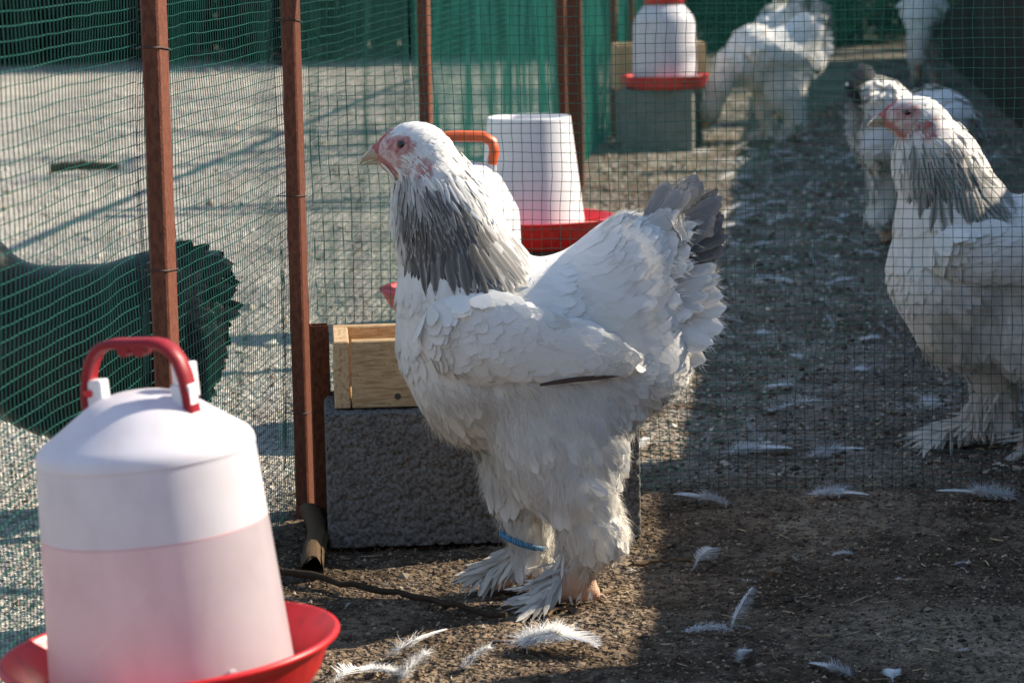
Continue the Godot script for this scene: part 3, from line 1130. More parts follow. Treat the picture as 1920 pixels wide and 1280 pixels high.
func build_furniture() -> void:
	front_drinker()
	# block and box behind the front hen
	var turn := 0.07
	var blk := thing("concrete_block", "dark grey porous concrete block carrying the wooden box behind the front hen", "concrete block", Vector3(-0.045, 0.087, -3.615), turn)
	put("block", rough_block(Vector3(0.4, 0.176, 0.19), 0.0021, 0.0038, 4, 0.27), M.concrete, blk)
	nest_box("open pale wooden box on the porous block behind the front hen", Vector3(-0.022, 0.1765, -3.622), turn, 0.42, 0.155, 0.086)
	# rusty stub beside the post
	var stub := thing("steel_stub", "short rusty open square tube beside the hooked post", "steel tube", Vector3(-0.252, 0, -3.655), 0.15)
	for s in [[0, 0.011, 0.024, 0.002], [0, -0.011, 0.024, 0.002], [0.011, 0, 0.002, 0.0199], [-0.011, 0, 0.002, 0.0199]]:
		var mb := MB.new()
		mb.box(Vector3(s[0], 0.09, s[1]), Vector3(s[2], 0.355, s[3]), 0.0006)
		put("wall", mb.mesh(), M.rust, stub)
	# white feeder with red tray
	var W := Color.WHITE
	var fblk := thing("concrete_block", "low dull block under the white cylinder feeder", "concrete block", Vector3(0.042, 0.074, -5.55), 0.2)
	put("block", rough_block(Vector3(0.2, 0.152, 0.2), 0.006, 0.005, 15, 0.22), M.concrete, fblk)
	var fd := thing("poultry_feeder", "tall white cylinder feeder standing in a red tray in the second pen", "feeder", Vector3(0.042, 0.151, -5.55), 0.4)
	fd.scale = Vector3.ONE * 0.82
	var tr := MB.new()
	tr.lathe([Vector2(0, 0.0), Vector2(0.13, 0.0), Vector2(0.15, 0.006), Vector2(0.19, 0.05), Vector2(0.199, 0.066), Vector2(0.203, 0.07), Vector2(0.2, 0.072), Vector2(0.194, 0.066), Vector2(0.182, 0.048), Vector2(0.15, 0.02), Vector2(0.0, 0.016)], 72, W)
	put("tray", tr.mesh(), M.red, fd)
	for k in 8:
		var an := k * TAU / 8.0
		var rb := MB.new()
		rb.box(Vector3(cos(an) * 0.155, 0.042, sin(an) * 0.155), Vector3(0.055, 0.03, 0.003), 0.001, Basis(Vector3.UP, -an))
		put("divider", rb.mesh(), M.red, fd)
	var cy := MB.new()
	cy.lathe([Vector2(0.133, 0.03), Vector2(0.129, 0.06), Vector2(0.1, 0.305), Vector2(0.1, 0.309), Vector2(0.098, 0.311), Vector2(0.0955, 0.309), Vector2(0.097, 0.29), Vector2(0.126, 0.06)], 64, W)
	put("cylinder", cy.mesh(), M.white_plastic, fd)
	# drinker with the orange handle
	var dblk := thing("concrete_block", "block under the drinker with the orange handle, behind the front hen", "concrete block", Vector3(-0.075, 0.085, -4.42), -0.1)
	put("block", rough_block(Vector3(0.19, 0.172, 0.19), 0.006, 0.005, 16, 0.24), M.concrete, dblk)
	var dk := thing("poultry_drinker", "round white drinker with an orange handle, half hidden behind the front hen's neck", "drinker", Vector3(-0.077, 0.172, -4.42), 0.0)
	dk.scale = Vector3.ONE * 0.765
	var dt := MB.new()
	dt.lathe([Vector2(0, 0.0), Vector2(0.13, 0.0), Vector2(0.155, 0.03), Vector2(0.168, 0.055), Vector2(0.172, 0.057), Vector2(0.165, 0.05), Vector2(0.13, 0.02), Vector2(0, 0.014)], 64, W)
	put("tray", dt.mesh(), M.red, dk)
	var db := MB.new()
	db.lathe([Vector2(0.126, 0.016), Vector2(0.122, 0.19), Vector2(0.12, 0.215), Vector2(0.11, 0.235), Vector2(0.085, 0.282), Vector2(0.06, 0.308), Vector2(0.0, 0.322)], 64, W)
	put("tank", db.mesh(), M.white_plastic, dk)
	var hp := []
	for q in [[-0.066, 0.31], [-0.072, 0.335], [-0.068, 0.355], [-0.05, 0.366], [0.0, 0.368], [0.05, 0.366], [0.068, 0.355], [0.072, 0.335], [0.066, 0.31]]:
		hp.append(Vector3(q[0], q[1], 0))
	var hb := MB.new()
	arch(hb, hp, 0.036, 0.021, Vector3(0, 0, 1), W)
	put("handle", hb.mesh(), M.orange, dk)
	for s in [-1.0, 1.0]:
		var tb := MB.new()
		tb.box(Vector3(s * 0.066, 0.305, 0), Vector3(0.02, 0.034, 0.034), 0.002)
		put("bracket", tb.mesh(), M.white_plastic, dk)
	# far drinker on its block
	var fb := thing("concrete_block", "greenish grey stone block under the far drinker", "concrete block", Vector3(0.52, 0.105, -9.78), -0.1)
	put("block", rough_block(Vector3(0.25, 0.21, 0.22), 0.006, 0.005, 9, 0.36), M.concrete, fb)
	var fdk := thing("poultry_drinker", "far white drinker with red rim and red handle standing on a stone block", "drinker", Vector3(0.545, 0.211, -9.78))
	fdk.scale = Vector3(1.1, 1.14, 1.1)
	var ft := MB.new()
	ft.lathe([Vector2(0, 0.0), Vector2(0.12, 0.0), Vector2(0.132, 0.012), Vector2(0.138, 0.036), Vector2(0.141, 0.04), Vector2(0.134, 0.036), Vector2(0.12, 0.012), Vector2(0, 0.01)], 56, W)
	put("tray", ft.mesh(), M.red, fdk)
	var fbod := MB.new()
	fbod.lathe([Vector2(0.105, 0.012), Vector2(0.1, 0.04), Vector2(0.098, 0.19), Vector2(0.09, 0.215), Vector2(0.066, 0.245), Vector2(0.058, 0.25), Vector2(0.0, 0.255)], 56, W)
	put("tank", fbod.mesh(), M.plastic, fdk)
	var fl := MB.new()
	fl.lathe([Vector2(0.0, 0.285), Vector2(0.058, 0.283), Vector2(0.062, 0.277), Vector2(0.062, 0.252), Vector2(0.0, 0.25)], 48, W)
	put("cap", fl.mesh(), M.red, fdk)
	# far box
	var fb2 := thing("concrete_block", "grey block under the far tan box", "concrete block", Vector3(0.54, 0.095, -10.08), 0.05)
	put("block", rough_block(Vector3(0.3, 0.19, 0.19), 0.01, 0.005, 12, 0.3), M.concrete, fb2)
	nest_box("far tan wooden box beside the far drinker", Vector3(0.54, 0.192, -10.08), 0.05, 0.32, 0.15, 0.16)
	# bark roll and sticks
	var log := thing("bark_roll", "hollow roll of dry bark lying at the foot of the hooked post", "bark", Vector3.ZERO)
	var lg := MB.new()
	var a0 := Vector3(-0.272, 0.018, -3.66)
	var a1 := Vector3(-0.24, 0.016, -3.34)
	for k in 13:
		var t := k / 12.0
		var o := a0.lerp(a1, t) + Vector3(0.006 * sin(t * 5.0), 0, 0)
		for j in 15:
			var an := 0.3 + TAU * 1.02 * j / 14.0
			var rr := 0.0125 + 0.0016 * sin(an * 3.0 + t * 4.0) + 0.001 * sin(t * 31.0) + 0.002 * j / 14.0
			var d := Vector3(cos(an), sin(an), 0.0)
			lg.vert(o + d * rr + (Vector3(0, 0, 0.007 * sin(an * 2.3)) if k == 12 else Vector3.ZERO), d, Color.WHITE)
			lg.vert(o + d * (rr - 0.0022), -d, Color.WHITE)
	for k in 12:
		for j in 14:
			for s in 2:
				var q := (k * 15 + j) * 2 + s
				lg.quad(q, q + 2, q + 32, q + 30)
	put("bark", lg.mesh(), M.bark, log)
	var sticks := [
		["long dark stick lying in front of the porous block", [Vector3(-0.3, 0.012, -3.36), Vector3(-0.22, 0.01, -3.29), Vector3(-0.12, 0.012, -3.2), Vector3(-0.03, 0.009, -3.12), Vector3(-0.01, 0.008, -3.105)], 0.0047],
		["thin dark twig lying at the front hen's feet", [Vector3(0.03, 0.006, -3.12), Vector3(0.08, 0.006, -3.2), Vector3(0.13, 0.005, -3.245)], 0.0022],
		["short twig in the shade right of the front hen's feet", [Vector3(0.14, 0.006, -3.36), Vector3(0.19, 0.008, -3.38), Vector3(0.24, 0.006, -3.37)], 0.003],
		["piece of dark branch lying on the sunny yard", [Vector3(-1.48, 0.03, -9.1), Vector3(-1.38, 0.035, -9.12), Vector3(-1.26, 0.03, -9.1)], 0.018]]
	for s in sticks:
		var o := thing("stick", s[0], "stick")
		var wood_m: Material = M.bark if s[2] < 0.004 else M.dark_bark
		var mb := MB.new()
		var rad := []
		var c := Curve3D.new()
		for p in s[1]:
			c.add_point(p)
		var path := []
		for k in 17:
			var t := k / 16.0
			path.append(c.sample_baked(t * c.get_baked_length()) + Vector3(rng.randfn(0, 0.0018), rng.randfn(0, 0.001), rng.randfn(0, 0.0018)))
			rad.append(s[2] * (1.0 - 0.3 * t) * rng.randf_range(0.85, 1.12))
		mb.tube(path, rad, 8, Color.WHITE)
		put("wood", mb.mesh(), wood_m, o)


# ------------------------------------------------------------------ birds
# The front hen's plan is drawn in units of 1/1603 m, x to the tail, y down, z towards the viewer; (980, 1128) is the ground under it.
const S := 1603.0

func Q(x: float, y: float, z := 0.0) -> Vector3:
	return Vector3((x - 980.0) / S, (1128.0 - y) / S, z / S)


func E(x: float, y: float, z: float, rx: float, ry: float, rz: float, turn := 0.0) -> Prim:
	return ell(Q(x, y, z), Vector3(rx, ry, rz) / S, turn)


func C(x: float, y: float, z: float, ra: float, x2: float, y2: float, z2: float, rb: float) -> Prim:
	return cone(Q(x, y, z), ra / S, Q(x2, y2, z2), rb / S)


func flow_at(anchors: Array, x: float, y: float) -> Vector2:
	var s := Vector2.ZERO
	for a in anchors:
		var d: float = (a[0] - x) * (a[0] - x) + (a[1] - y) * (a[1] - y) + 400.0
		s += Vector2(a[2], a[3]).normalized() / (d * d)
	return s.normalized()


func tone(base: Color, r: RandomNumberGenerator, spread: float) -> Color:
	var k := 1.0 + r.randf_range(-spread, spread)
	return Color(base.r * k, base.g * k, base.b * k)


const WHITE := Color(0.83, 0.815, 0.78)
const CREAM := Color(0.74, 0.66, 0.52)
const DARK := Color(0.1, 0.092, 0.086)
const MIDGREY := Color(0.3, 0.29, 0.285)

func brahma(called: String, label: String, at: Vector3, turn: float, scale_: float, detail: float, pecking: bool, group: String, seed_: int, wide := false) -> Node3D:
	var r := RandomNumberGenerator.new()
	r.seed = seed_
	var o := thing(called, label, "hen", at, turn, group)
	o.scale = Vector3.ONE * scale_
	var hx := 0.0
	var body := [
		E(1000, 640, 0, 215, 140, 132), E(860, 620, 0, 112, 145, 114), E(880, 725, 0, 88, 98, 94),
		E(1160, 590, 0, 92, 112, 98), E(1150, 690, 0, 82, 95, 98), E(1200, 665, 0, 78, 92, 84),
		C(1040, 570, 0, 70, 1170, 505, 0, 72), C(1170, 505, 0, 72, 1228, 470, 0, 40),
		E(1045, 800, 58, 122, 142, 68), E(1000, 800, -58, 114, 142, 68),
		C(1078, 920, 58, 58, 1108, 985, 58, 52), C(1088, 1000, 58, 40, 1064, 1070, 58, 21),
		C(965, 920, -58, 56, 985, 1000, -58, 36), C(985, 1000, -58, 32, 992, 1062, -58, 19),
		C(1060, 1082, 58, 17, 985, 1117, 125, 9), C(1060, 1082, 58, 17, 1000, 1117, 78, 9), C(1060, 1085, 58, 15, 1110, 1116, 52, 9),
		C(992, 1068, -58, 16, 872, 1112, -70, 11), C(992, 1068, -58, 16, 925, 1114, -25, 10), C(992, 1072, -58, 14, 1040, 1116, -58, 9)]
	if wide:
		body += [E(852, 690, 0, 112, 130, 112), E(880, 800, 0, 92, 110, 92), C(985, 1062, -40, 15, 812, 1114, -55, 10)]
	if pecking:
		body += [C(860, 600, 0, 110, 745, 690, 0, 82), C(745, 690, 0, 82, 665, 830, 0, 56), C(665, 830, 0, 52, 628, 930, 0, 40), E(618, 955, 0, 46, 56, 38)]
	else:
		body += [C(812, 300, 0, 54, 836, 392, 0, 78), C(836, 392, 0, 78, 868, 500, 0, 114)]
	var skin := func(p: Vector3) -> Color:
		var x := p.x * S + 980.0
		var y := 1128.0 - p.y * S
		if y > 1040.0:
			return Color(0.56, 0.36, 0.24)
		if y > 985.0 and x < 1010.0:
			return Color(0.62, 0.42, 0.24)
		if pecking:
			return Color(0.5, 0.06, 0.045) if y > 930.0 and x < 700 else Color(0.7, 0.66, 0.6)
		if y < 345.0:
			var red := Color(0.4, 0.1, 0.085)
			var pale := Color(0.72, 0.58, 0.53)
			var e := Vector2((x - 764.0) / 34.0, (y - 272.0) / 24.0).length()
			var ch := Vector2((x - 752.0) / 36.0, (y - 312.0) / 26.0).length()
			if e < 1.0 or ch < 1.0 or x < 752.0:
				var str_ := absf((y - 318.0) - (x - 748.0) * 0.95) < 8.0
				return red.lerp(pale, (0.2 if str_ else clampf(0.68 + 0.7 * zone_noise.get_noise_2d(x * 0.16, y * 0.16) - (0.35 if e < 0.75 else 0.0), 0.0, 1.0)))
			if Vector2(x - 806.0, y - 314.0).length() < 24.0:
				return red.lerp(pale, clampf(0.3 + 1.2 * zone_noise.get_noise_2d(x * 0.2, y * 0.2 + 50.0), 0.0, 1.0))
			return Color(0.76, 0.69, 0.65)
		return Color(0.7, 0.66, 0.6)
	var mb := MB.new()
	var cell := 0.0075 if detail > 0.9 else 0.011
	surface_net(mb, body, 0.03, Q(560, 1150, -190), Q(1330, 215, 190), cell, skin)
	var torso_tris := mb.i.size()
	var head_mb := MB.new()
	if not pecking:
		var head := [E(790, 280, 0, 60, 47, 42), E(752, 292, 0, 34, 28, 27), C(800, 300, 0, 50, 826, 360, 0, 66), E(775, 312, 20, 30, 24, 18), E(775, 312, -20, 30, 24, 18)]
		surface_net(head_mb, head, 0.012, Q(700, 372, -75), Q(900, 225, 75), 0.003 if detail > 0.9 else 0.006, skin)
		var f := mb.v.size()
		mb.v.append_array(head_mb.v)
		mb.n.append_array(head_mb.n)
		mb.c.append_array(head_mb.c)
		for q in head_mb.i:
			mb.i.append(q + f)
	var bm := put("body", mb.mesh(), M.skin, o)
	mb.i.resize(mb.i.size())

	# ---- head pieces
	var HP := func(x: float, y: float, z: float) -> Vector3:
		if pecking:   # the same head, turned down to the ground
			var v := Q(x, y, z) - Q(790, 285, 0)
			v = Basis(Vector3.BACK, 1.05) * v
			return Q(618, 955, 0) + v
		return Q(x, y, z)
	var beak := MB.new()
	var horn := Color(0.5, 0.38, 0.25)
	if pecking:
		horn = Color(0.55, 0.35, 0.12)
	for part in 2:
		var prof := [[750, 295, 19, 18], [738, 291, 17.5, 16], [722, 289, 15, 13], [706, 292, 11, 10], [694, 300, 6.5, 6.5], [687, 309, 2, 3]] if part == 0 else [[748, 308, 9, 13], [732, 306, 7, 10], [716, 305, 5, 7], [703, 306, 3, 4], [696, 307, 1, 1]]
		var first := beak.v.size()
		for k in prof.size():
			for j in 12:
				var an := TAU * j / 12.0
				var yy: float = prof[k][1] + sin(an) * prof[k][2] * (1.0 if part == 0 else 0.8)
				if part == 0:
					yy = minf(yy, prof[k][1] + prof[k][2] * 0.75)
				var p: Vector3 = HP.call(prof[k][0], yy, cos(an) * prof[k][3])
				var c0: Vector3 = HP.call(prof[k][0], prof[k][1], 0)
				beak.vert(p, (p - c0).normalized(), tone(horn, r, 0.06) * (1.0 if k < 4 else 0.85))
		for k in prof.size() - 1:
			for j in 12:
				var a := first + k * 12 + j
				var b := first + k * 12 + (j + 1) % 12
				beak.quad(a, b, b + 12, a + 12)
	put("beak", beak.mesh(), M.horn, o)
	for s in [-1.0, 1.0]:
		var ey := SphereMesh.new()
		ey.radius = 0.0058
		ey.height = 0.0116
		ey.radial_segments = 20
		ey.rings = 12
		var en := put("eye", ey, M.iris, o)
		en.position = HP.call(766, 271, s * 33.5)
		var pu := SphereMesh.new()
		pu.radius = 0.0046
		pu.height = 0.0092
		pu.radial_segments = 20
		pu.rings = 12
		var pn := put("pupil", pu, M.eye, en)
		pn.position = Vector3(0, 0, s * 0.0019)
	var comb := MB.new()
	var comb_prims := []
	for k in 6:
		var t := k / 5.0
		comb_prims.append(ell(HP.call(lerpf(716, 752, t), lerpf(281, 249, t) + 2.0 * sin(t * 9.0), 0), Vector3(7, 8, 7) / S))
		for s in [-1.0, 1.0]:
			comb_prims.append(ell(HP.call(lerpf(720, 752, t), lerpf(286, 254, t), s * 9), Vector3(5, 6, 5) / S))
	var cc: Vector3 = HP.call(735, 268, 0)
	surface_net(comb, comb_prims, 0.003, cc - Vector3.ONE * 0.036, cc + Vector3.ONE * 0.036, 0.0022, func(p: Vector3) -> Color: return Color(0.42, 0.075, 0.075).lerp(Color(0.55, 0.2, 0.18), 0.5 + 0.5 * sin(p.x * 900.0) * sin(p.y * 800.0)))
	put("comb", comb.mesh(), M.skin, o)
	for s in [-1.0, 1.0]:
		var wt := MB.new()
		var wp := [ell(HP.call(756, 322, s * 17), Vector3(10, 15, 5) / S, 0.5), ell(HP.call(766, 334, s * 16), Vector3(8, 15, 5) / S, 0.5)]
		var wc: Vector3 = HP.call(760, 326, s * 16)
		surface_net(wt, wp, 0.003, wc - Vector3.ONE * 0.024, wc + Vector3.ONE * 0.024, 0.0022, func(_p: Vector3) -> Color: return Color(0.45, 0.05, 0.045))
		put("wattle", wt.mesh(), M.skin, o)

	# ---- plumage
	var anchors := [
		[715, 285, 1, 0.1], [750, 250, 1, -0.35], [790, 235, 1, 0.1], [760, 300, 1, 0.35], [815, 255, 1, 0.45], [845, 285, 0.75, 0.8], [800, 310, 0.55, 0.9], [760, 340, 0.1, 1],
		[850, 350, 0.4, 1], [895, 380, 0.5, 1], [930, 430, 0.5, 1], [870, 440, 0.22, 1], [800, 430, 0.05, 1], [760, 450, 0.0, 1], [745, 540, 0.05, 1],
		[760, 640, 0.35, 1], [860, 600, 0.7, 0.75], [960, 620, 1, 0.3], [1000, 500, 1, 0.1], [1080, 500, 1, -0.25], [1180, 430, 1, -0.5], [1280, 400, 0.8, -0.65],
		[1120, 580, 1, -0.12], [1220, 520, 1, -0.3], [1290, 560, 1, 0.1], [1230, 660, 0.8, 0.6], [1140, 700, 0.7, 0.8], [1180, 780, 0.4, 1],
		[850, 760, 0.6, 1], [940, 780, 0.35, 1], [1050, 760, 0.4, 1], [1050, 860, 0.2, 1], [920, 880, 0.3, 1], [1120, 880, 0.4, 1], [970, 960, 0.1, 1], [1120, 980, 0.5, 0.8], [1060, 1030, -0.3, 1]]
	if pecking:
		anchors = anchors.filter(func(a): return not (a[1] < 460 and a[0] < 940))
		anchors += [[640, 920, 0.4, -1], [670, 830, 0.5, -1], [720, 720, 0.8, -0.8], [800, 620, 1, -0.2]]
	var fine := detail > 0.9
	var pl := MB.new()
	var hk := MB.new()
	var dn := MB.new()
	var samples := scatter(mb, int(7600 * detail), r)
	if not pecking and fine:
		samples += scatter(head_mb, 2600, r)
		for sm in scatter(mb, 15000, r):
			if sm[0].y > Q(0, 505).y:
				samples.append(sm)
	var big := 1.0 if fine else 1.0 / sqrt(sqrt(detail))
	for sm in samples:
		var p: Vector3 = sm[0]
		var nn: Vector3 = sm[1]
		var x := p.x * S + 980.0
		var y := 1128.0 - p.y * S
		if y > 1058.0:
			continue
		var fl := flow_at(anchors, x + r.randfn(0, 8), y + r.randfn(0, 8)).rotated(r.randfn(0, 0.28) if y > 690.0 else r.randfn(0, 0.1))
		var d := Vector3(fl.x, -fl.y, r.randfn(0, 0.12))
		d = (d - nn * d.dot(nn))
		if d.length() < 0.15:
			continue
		d = d.normalized()
		var outer := y < 338.0 + r.randfn(0, 14) - clampf((x - 820.0) * 0.3, 0.0, 30.0) and x < 875.0 and not pecking
		if outer:
			# small face and crown feathers, the red face left bare
			if (x < 750.0 and y > 248.0 and y < 305.0) or (x < 764.0 and y > 278.0 and y < 318.0):
				continue
			if Vector2((x - 766.0) / 27.0, (y - 272.0) / 19.0).length() < 1.0:
				continue
			var red_line := absf((y - 318.0) - (x - 748.0) * 0.95) < 9.0 and x > 735.0 and x < 790.0
			if (red_line or Vector2(x - 806.0, y - 315.0).length() < 17.0) and absf(p.z) > 0.008 and r.randf() < 0.6:
				continue
			var face := x < 800.0 and y > 262.0 and y < 340.0
			if face and r.randf() < 0.05:
				continue
			var sz := r.randf_range(0.007, 0.011) if face else r.randf_range(0.011, 0.018)
			var gy := clampf((x - 810.0) / 70.0, 0.0, 1.0) * 0.25 * r.randf()
			pl.feather(p - d * sz * 0.3, d, nn, sz * big, sz * 0.42 * big, 0.1, 0.12, 0.3, tone(WHITE, r, 0.04).lerp(MIDGREY, gy * 2.0), tone(WHITE, r, 0.04), 3, 1, 0.1, 0.3, r)
			continue
		var neck := false
		if not pecking:
			var limit := 474.0 - clampf((x - 900.0) * 0.35, 0.0, 40.0) - clampf((790.0 - x) * 1.4, 0.0, 70.0)
			neck = y < limit and x < 1000.0
		if neck:
			var g := smoothstep(300.0, 365.0, y + r.randfn(0, 14) - clampf((x - 845.0) * 0.9, 0.0, 85.0))
			var throat := clampf((x - 748.0 - clampf((y - 400.0) * 0.15, 0.0, 12.0)) / 30.0, 0.0, 1.0)
			g *= smoothstep(0.15, 0.8, throat)
			g *= 1.0 - 0.55 * smoothstep(895.0, 950.0, x) * r.randf()
			if r.randf() < 0.03:
				g *= 0.8
			var ln := lerpf(0.022, 0.052, smoothstep(320.0, 420.0, y)) * r.randf_range(0.85, 1.15)
			if throat < 0.3:
				ln *= 0.6
			var cm := tone(WHITE, r, 0.05).lerp(tone(DARK, r, 0.35), g)
			var ce := tone(WHITE, r, 0.05).lerp(tone(Color(0.52, 0.5, 0.46), r, 0.35), g * 0.9)
			var wd := lerpf(0.005, 0.0118, smoothstep(330.0, 450.0, y)) * r.randf_range(0.8, 1.2)
			hk.feather(p + nn * r.randf_range(0.0, 0.004), d, nn, ln * big, wd * big, 0.1, 0.06 + 0.05 * r.randf(), 0.35, cm, ce, 7 if fine else 4, 1, 0.32, 0.25, r)
			continue
		var fluffy := y > 690.0 and not (x < 800.0)
		var under := smoothstep(820.0, 1000.0, y)
		var col := tone(WHITE, r, 0.045).lerp(CREAM, under * 0.45 * r.randf())
		var soil := zone_noise.get_noise_3d(p.x * 22.0, p.y * 22.0, p.z * 22.0 + 7.0)
		col = col.lerp(Color(0.7, 0.62, 0.48), clampf(soil * 0.9 - 0.05, 0.0, 0.45))
		if x < 900.0 and y > 740.0:
			col = col.lerp(CREAM, 0.5 * r.randf())
		if fluffy:
			var ln := r.randf_range(0.028, 0.046) * (0.8 if y > 940.0 else 1.0)
			if r.randf() < 0.85:
				pl.feather(p, d, nn, ln * big, ln * 0.66 * big, 0.13, 0.14, 0.3, col, col, 6 if fine else 3, 0, 0.6, 0.65, r)
			for k in (14 if fine else 2):
				var sd := (d + Vector3(r.randfn(0, 0.5), r.randfn(0, 0.5), r.randfn(0, 0.5)) + nn * r.randf_range(0.0, 0.4)).normalized()
				var sl := r.randf_range(0.007, 0.019) * (1.0 if fine else 1.3)
				dn.strand(p + nn * 0.004 + d * r.randf() * 0.012, sd, (d * 0.4 - nn * 0.25 + Vector3(0, -0.15, 0)), sl, 0.00028 if fine else 0.001, sd.cross(nn).normalized(), nn.lerp(sd, 0.2).normalized(), col)
		else:
			var ln := r.randf_range(0.03, 0.046)
			if x > 1130.0 and y < 640.0:
				ln *= 1.08
			if x < 830.0:
				ln *= 0.75
			if Vector2((x - 960.0) / 185.0, (y - 632.0) / 58.0).length() < 1.0 and absf(p.z) > 0.05:
				continue
			pl.feather(p + nn * 0.0012, d, nn, ln * big, ln * 0.74 * big, 0.06, 0.065, 0.17, col, col, 6 if fine else 3, 0, 0.4, 0.85, r)
			if fine:
				var sv := d.cross(nn)
				for k in 12:
					var q := p + nn * (0.001 + ln * 0.012) + d * (ln * r.randf_range(0.7, 0.95)) + sv * (ln * r.randf_range(-0.3, 0.3))
					dn.strand(q, (d + sv * r.randfn(0, 0.4) + nn * r.randf_range(-0.05, 0.2)).normalized(), d * 0.2 - nn * 0.2, r.randf_range(0.004, 0.011), 0.00022, sv, nn, col)
	# ---- wings
	for s in [-1.0, 1.0]:
		if s < 0.0 and not fine and r.randf() < 2.0:
			pass
		var wm := MB.new()
		var wing_prims := [ell(Q(905, 610, s * 116), Vector3(112, 84, 32) / S, -0.1), ell(Q(1010, 630, s * 131), Vector3(125, 60, 23) / S, -0.22), ell(Q(1105, 652, s * 126), Vector3(75, 24, 12) / S, -0.16)]
		surface_net(wm, wing_prims, 0.02, Q(770, 740, s * 132 - 66), Q(1195, 505, s * 132 + 66), 0.006 if fine else 0.01, func(_p: Vector3) -> Color: return Color(0.79, 0.775, 0.74))
		var wing := put("wing", wm.mesh(), M.plumage, o)
		var wf := MB.new()
		var waf := [[800, 560, 0.6, 0.8], [850, 620, 0.9, 0.6], [960, 600, 1, 0.3], [1080, 640, 1, 0.16], [900, 680, 0.9, 0.5]]
		for sm in scatter(wm, int(900 * detail), r):
			var p: Vector3 = sm[0]
			var nn: Vector3 = sm[1]
			if nn.z * s < 0.08 or nn.y > 0.7:
				continue
			var x := p.x * S + 980.0
			var y := 1128.0 - p.y * S
			var fl := flow_at(waf, x, y)
			var d := Vector3(fl.x, -fl.y, 0)
			d = (d - nn * d.dot(nn)).normalized()
			var ln := r.randf_range(0.024, 0.036)
			var col := tone(WHITE, r, 0.03).lerp(Color(0.7, 0.62, 0.48), clampf(zone_noise.get_noise_3d(p.x * 22.0, p.y * 22.0, 3.0) * 0.9 - 0.05, 0.0, 0.4))
			if Vector2((x - 1015.0) / 40.0, (y - 600.0) / 32.0).length() < 1.0 and r.randf() < 0.5:
				col = col.lerp(Color(0.5, 0.43, 0.3), 0.35)
			wf.feather(p + nn * 0.001, d, nn, ln * big, ln * 0.8 * big, 0.035 if nn.y < 0.5 else 0.015, 0.035, 0.14, col, col, 6 if fine else 3, 0, 0.35, 0.85, r)
			if fine:
				for k in 9:
					var q := p + nn * 0.0014 + d * (ln * r.randf_range(0.6, 0.95)) + d.cross(nn) * (ln * r.randf_range(-0.3, 0.3))
					wf.strand(q, (d + d.cross(nn) * r.randfn(0, 0.35)).normalized(), -nn * 0.15, r.randf_range(0.004, 0.009), 0.00022, d.cross(nn), nn, col)
		stuff(put("covert_feathers", wf.mesh(), M.plumage, wing))
		if fine or s > 0.0:
			# folded flight feathers at the wing's end
			for k in 9:
				var t := k / 8.0
				var a := Q(lerpf(985, 1020, t), lerpf(585, 652, t), s * (148.0 - 6.0 * t))
				var b := Q(lerpf(1150, 1178, t) + r.randf_range(-6, 6), lerpf(640, 668, t), s * (132.0 - k * 2.2))
				var dd := (b - a)
				var mq := MB.new()
				var nz := Vector3(0.05, 0.25 - 0.3 * t, s).normalized()
				var dir := dd.normalized()
				nz = (nz - dir * nz.dot(dir)).normalized()
				var cm := tone(WHITE, r, 0.04)
				var ce := cm
				if k == 8:
					ce = Color(0.1, 0.075, 0.06)
					cm = Color(0.3, 0.25, 0.21)
				elif k < 3:
					ce = cm.lerp(MIDGREY, 0.35)
				mq.feather(a, dir, nz, dd.length(), (38.0 if k < 8 else 16.0) / S, 0.03, 0.05, 0.2, cm, ce, 9, 2, 0.04, 0.2, r)
				put("flight_feather", mq.mesh(), M.plumage, wing)
		if fine:   # the dark lower edge of the folded wing
			var dq := MB.new()
			var a := Q(1010, 700, s * 152)
			var b := Q(1156, 676, s * 143)
			var dir := (b - a).normalized()
			var nz := Vector3(0.0, -0.15, s)
			nz = (nz - dir * nz.dot(dir)).normalized()
			dq.feather(a, dir, nz, (b - a).length(), 10.0 / S, 0.02, 0.02, 0.1, Color(0.1, 0.07, 0.055), Color(0.07, 0.05, 0.04), 9, 1, 0.1, 0.2, r)
			put("dark_quill", dq.mesh(), M.plumage, wing)
	stuff(put("contour_feathers", pl.mesh(), M.plumage, o))
	if hk.v.size():
		stuff(put("hackle_feathers", hk.mesh(), M.plumage, o))
	stuff(put("down", dn.mesh(), M.plumage, o))

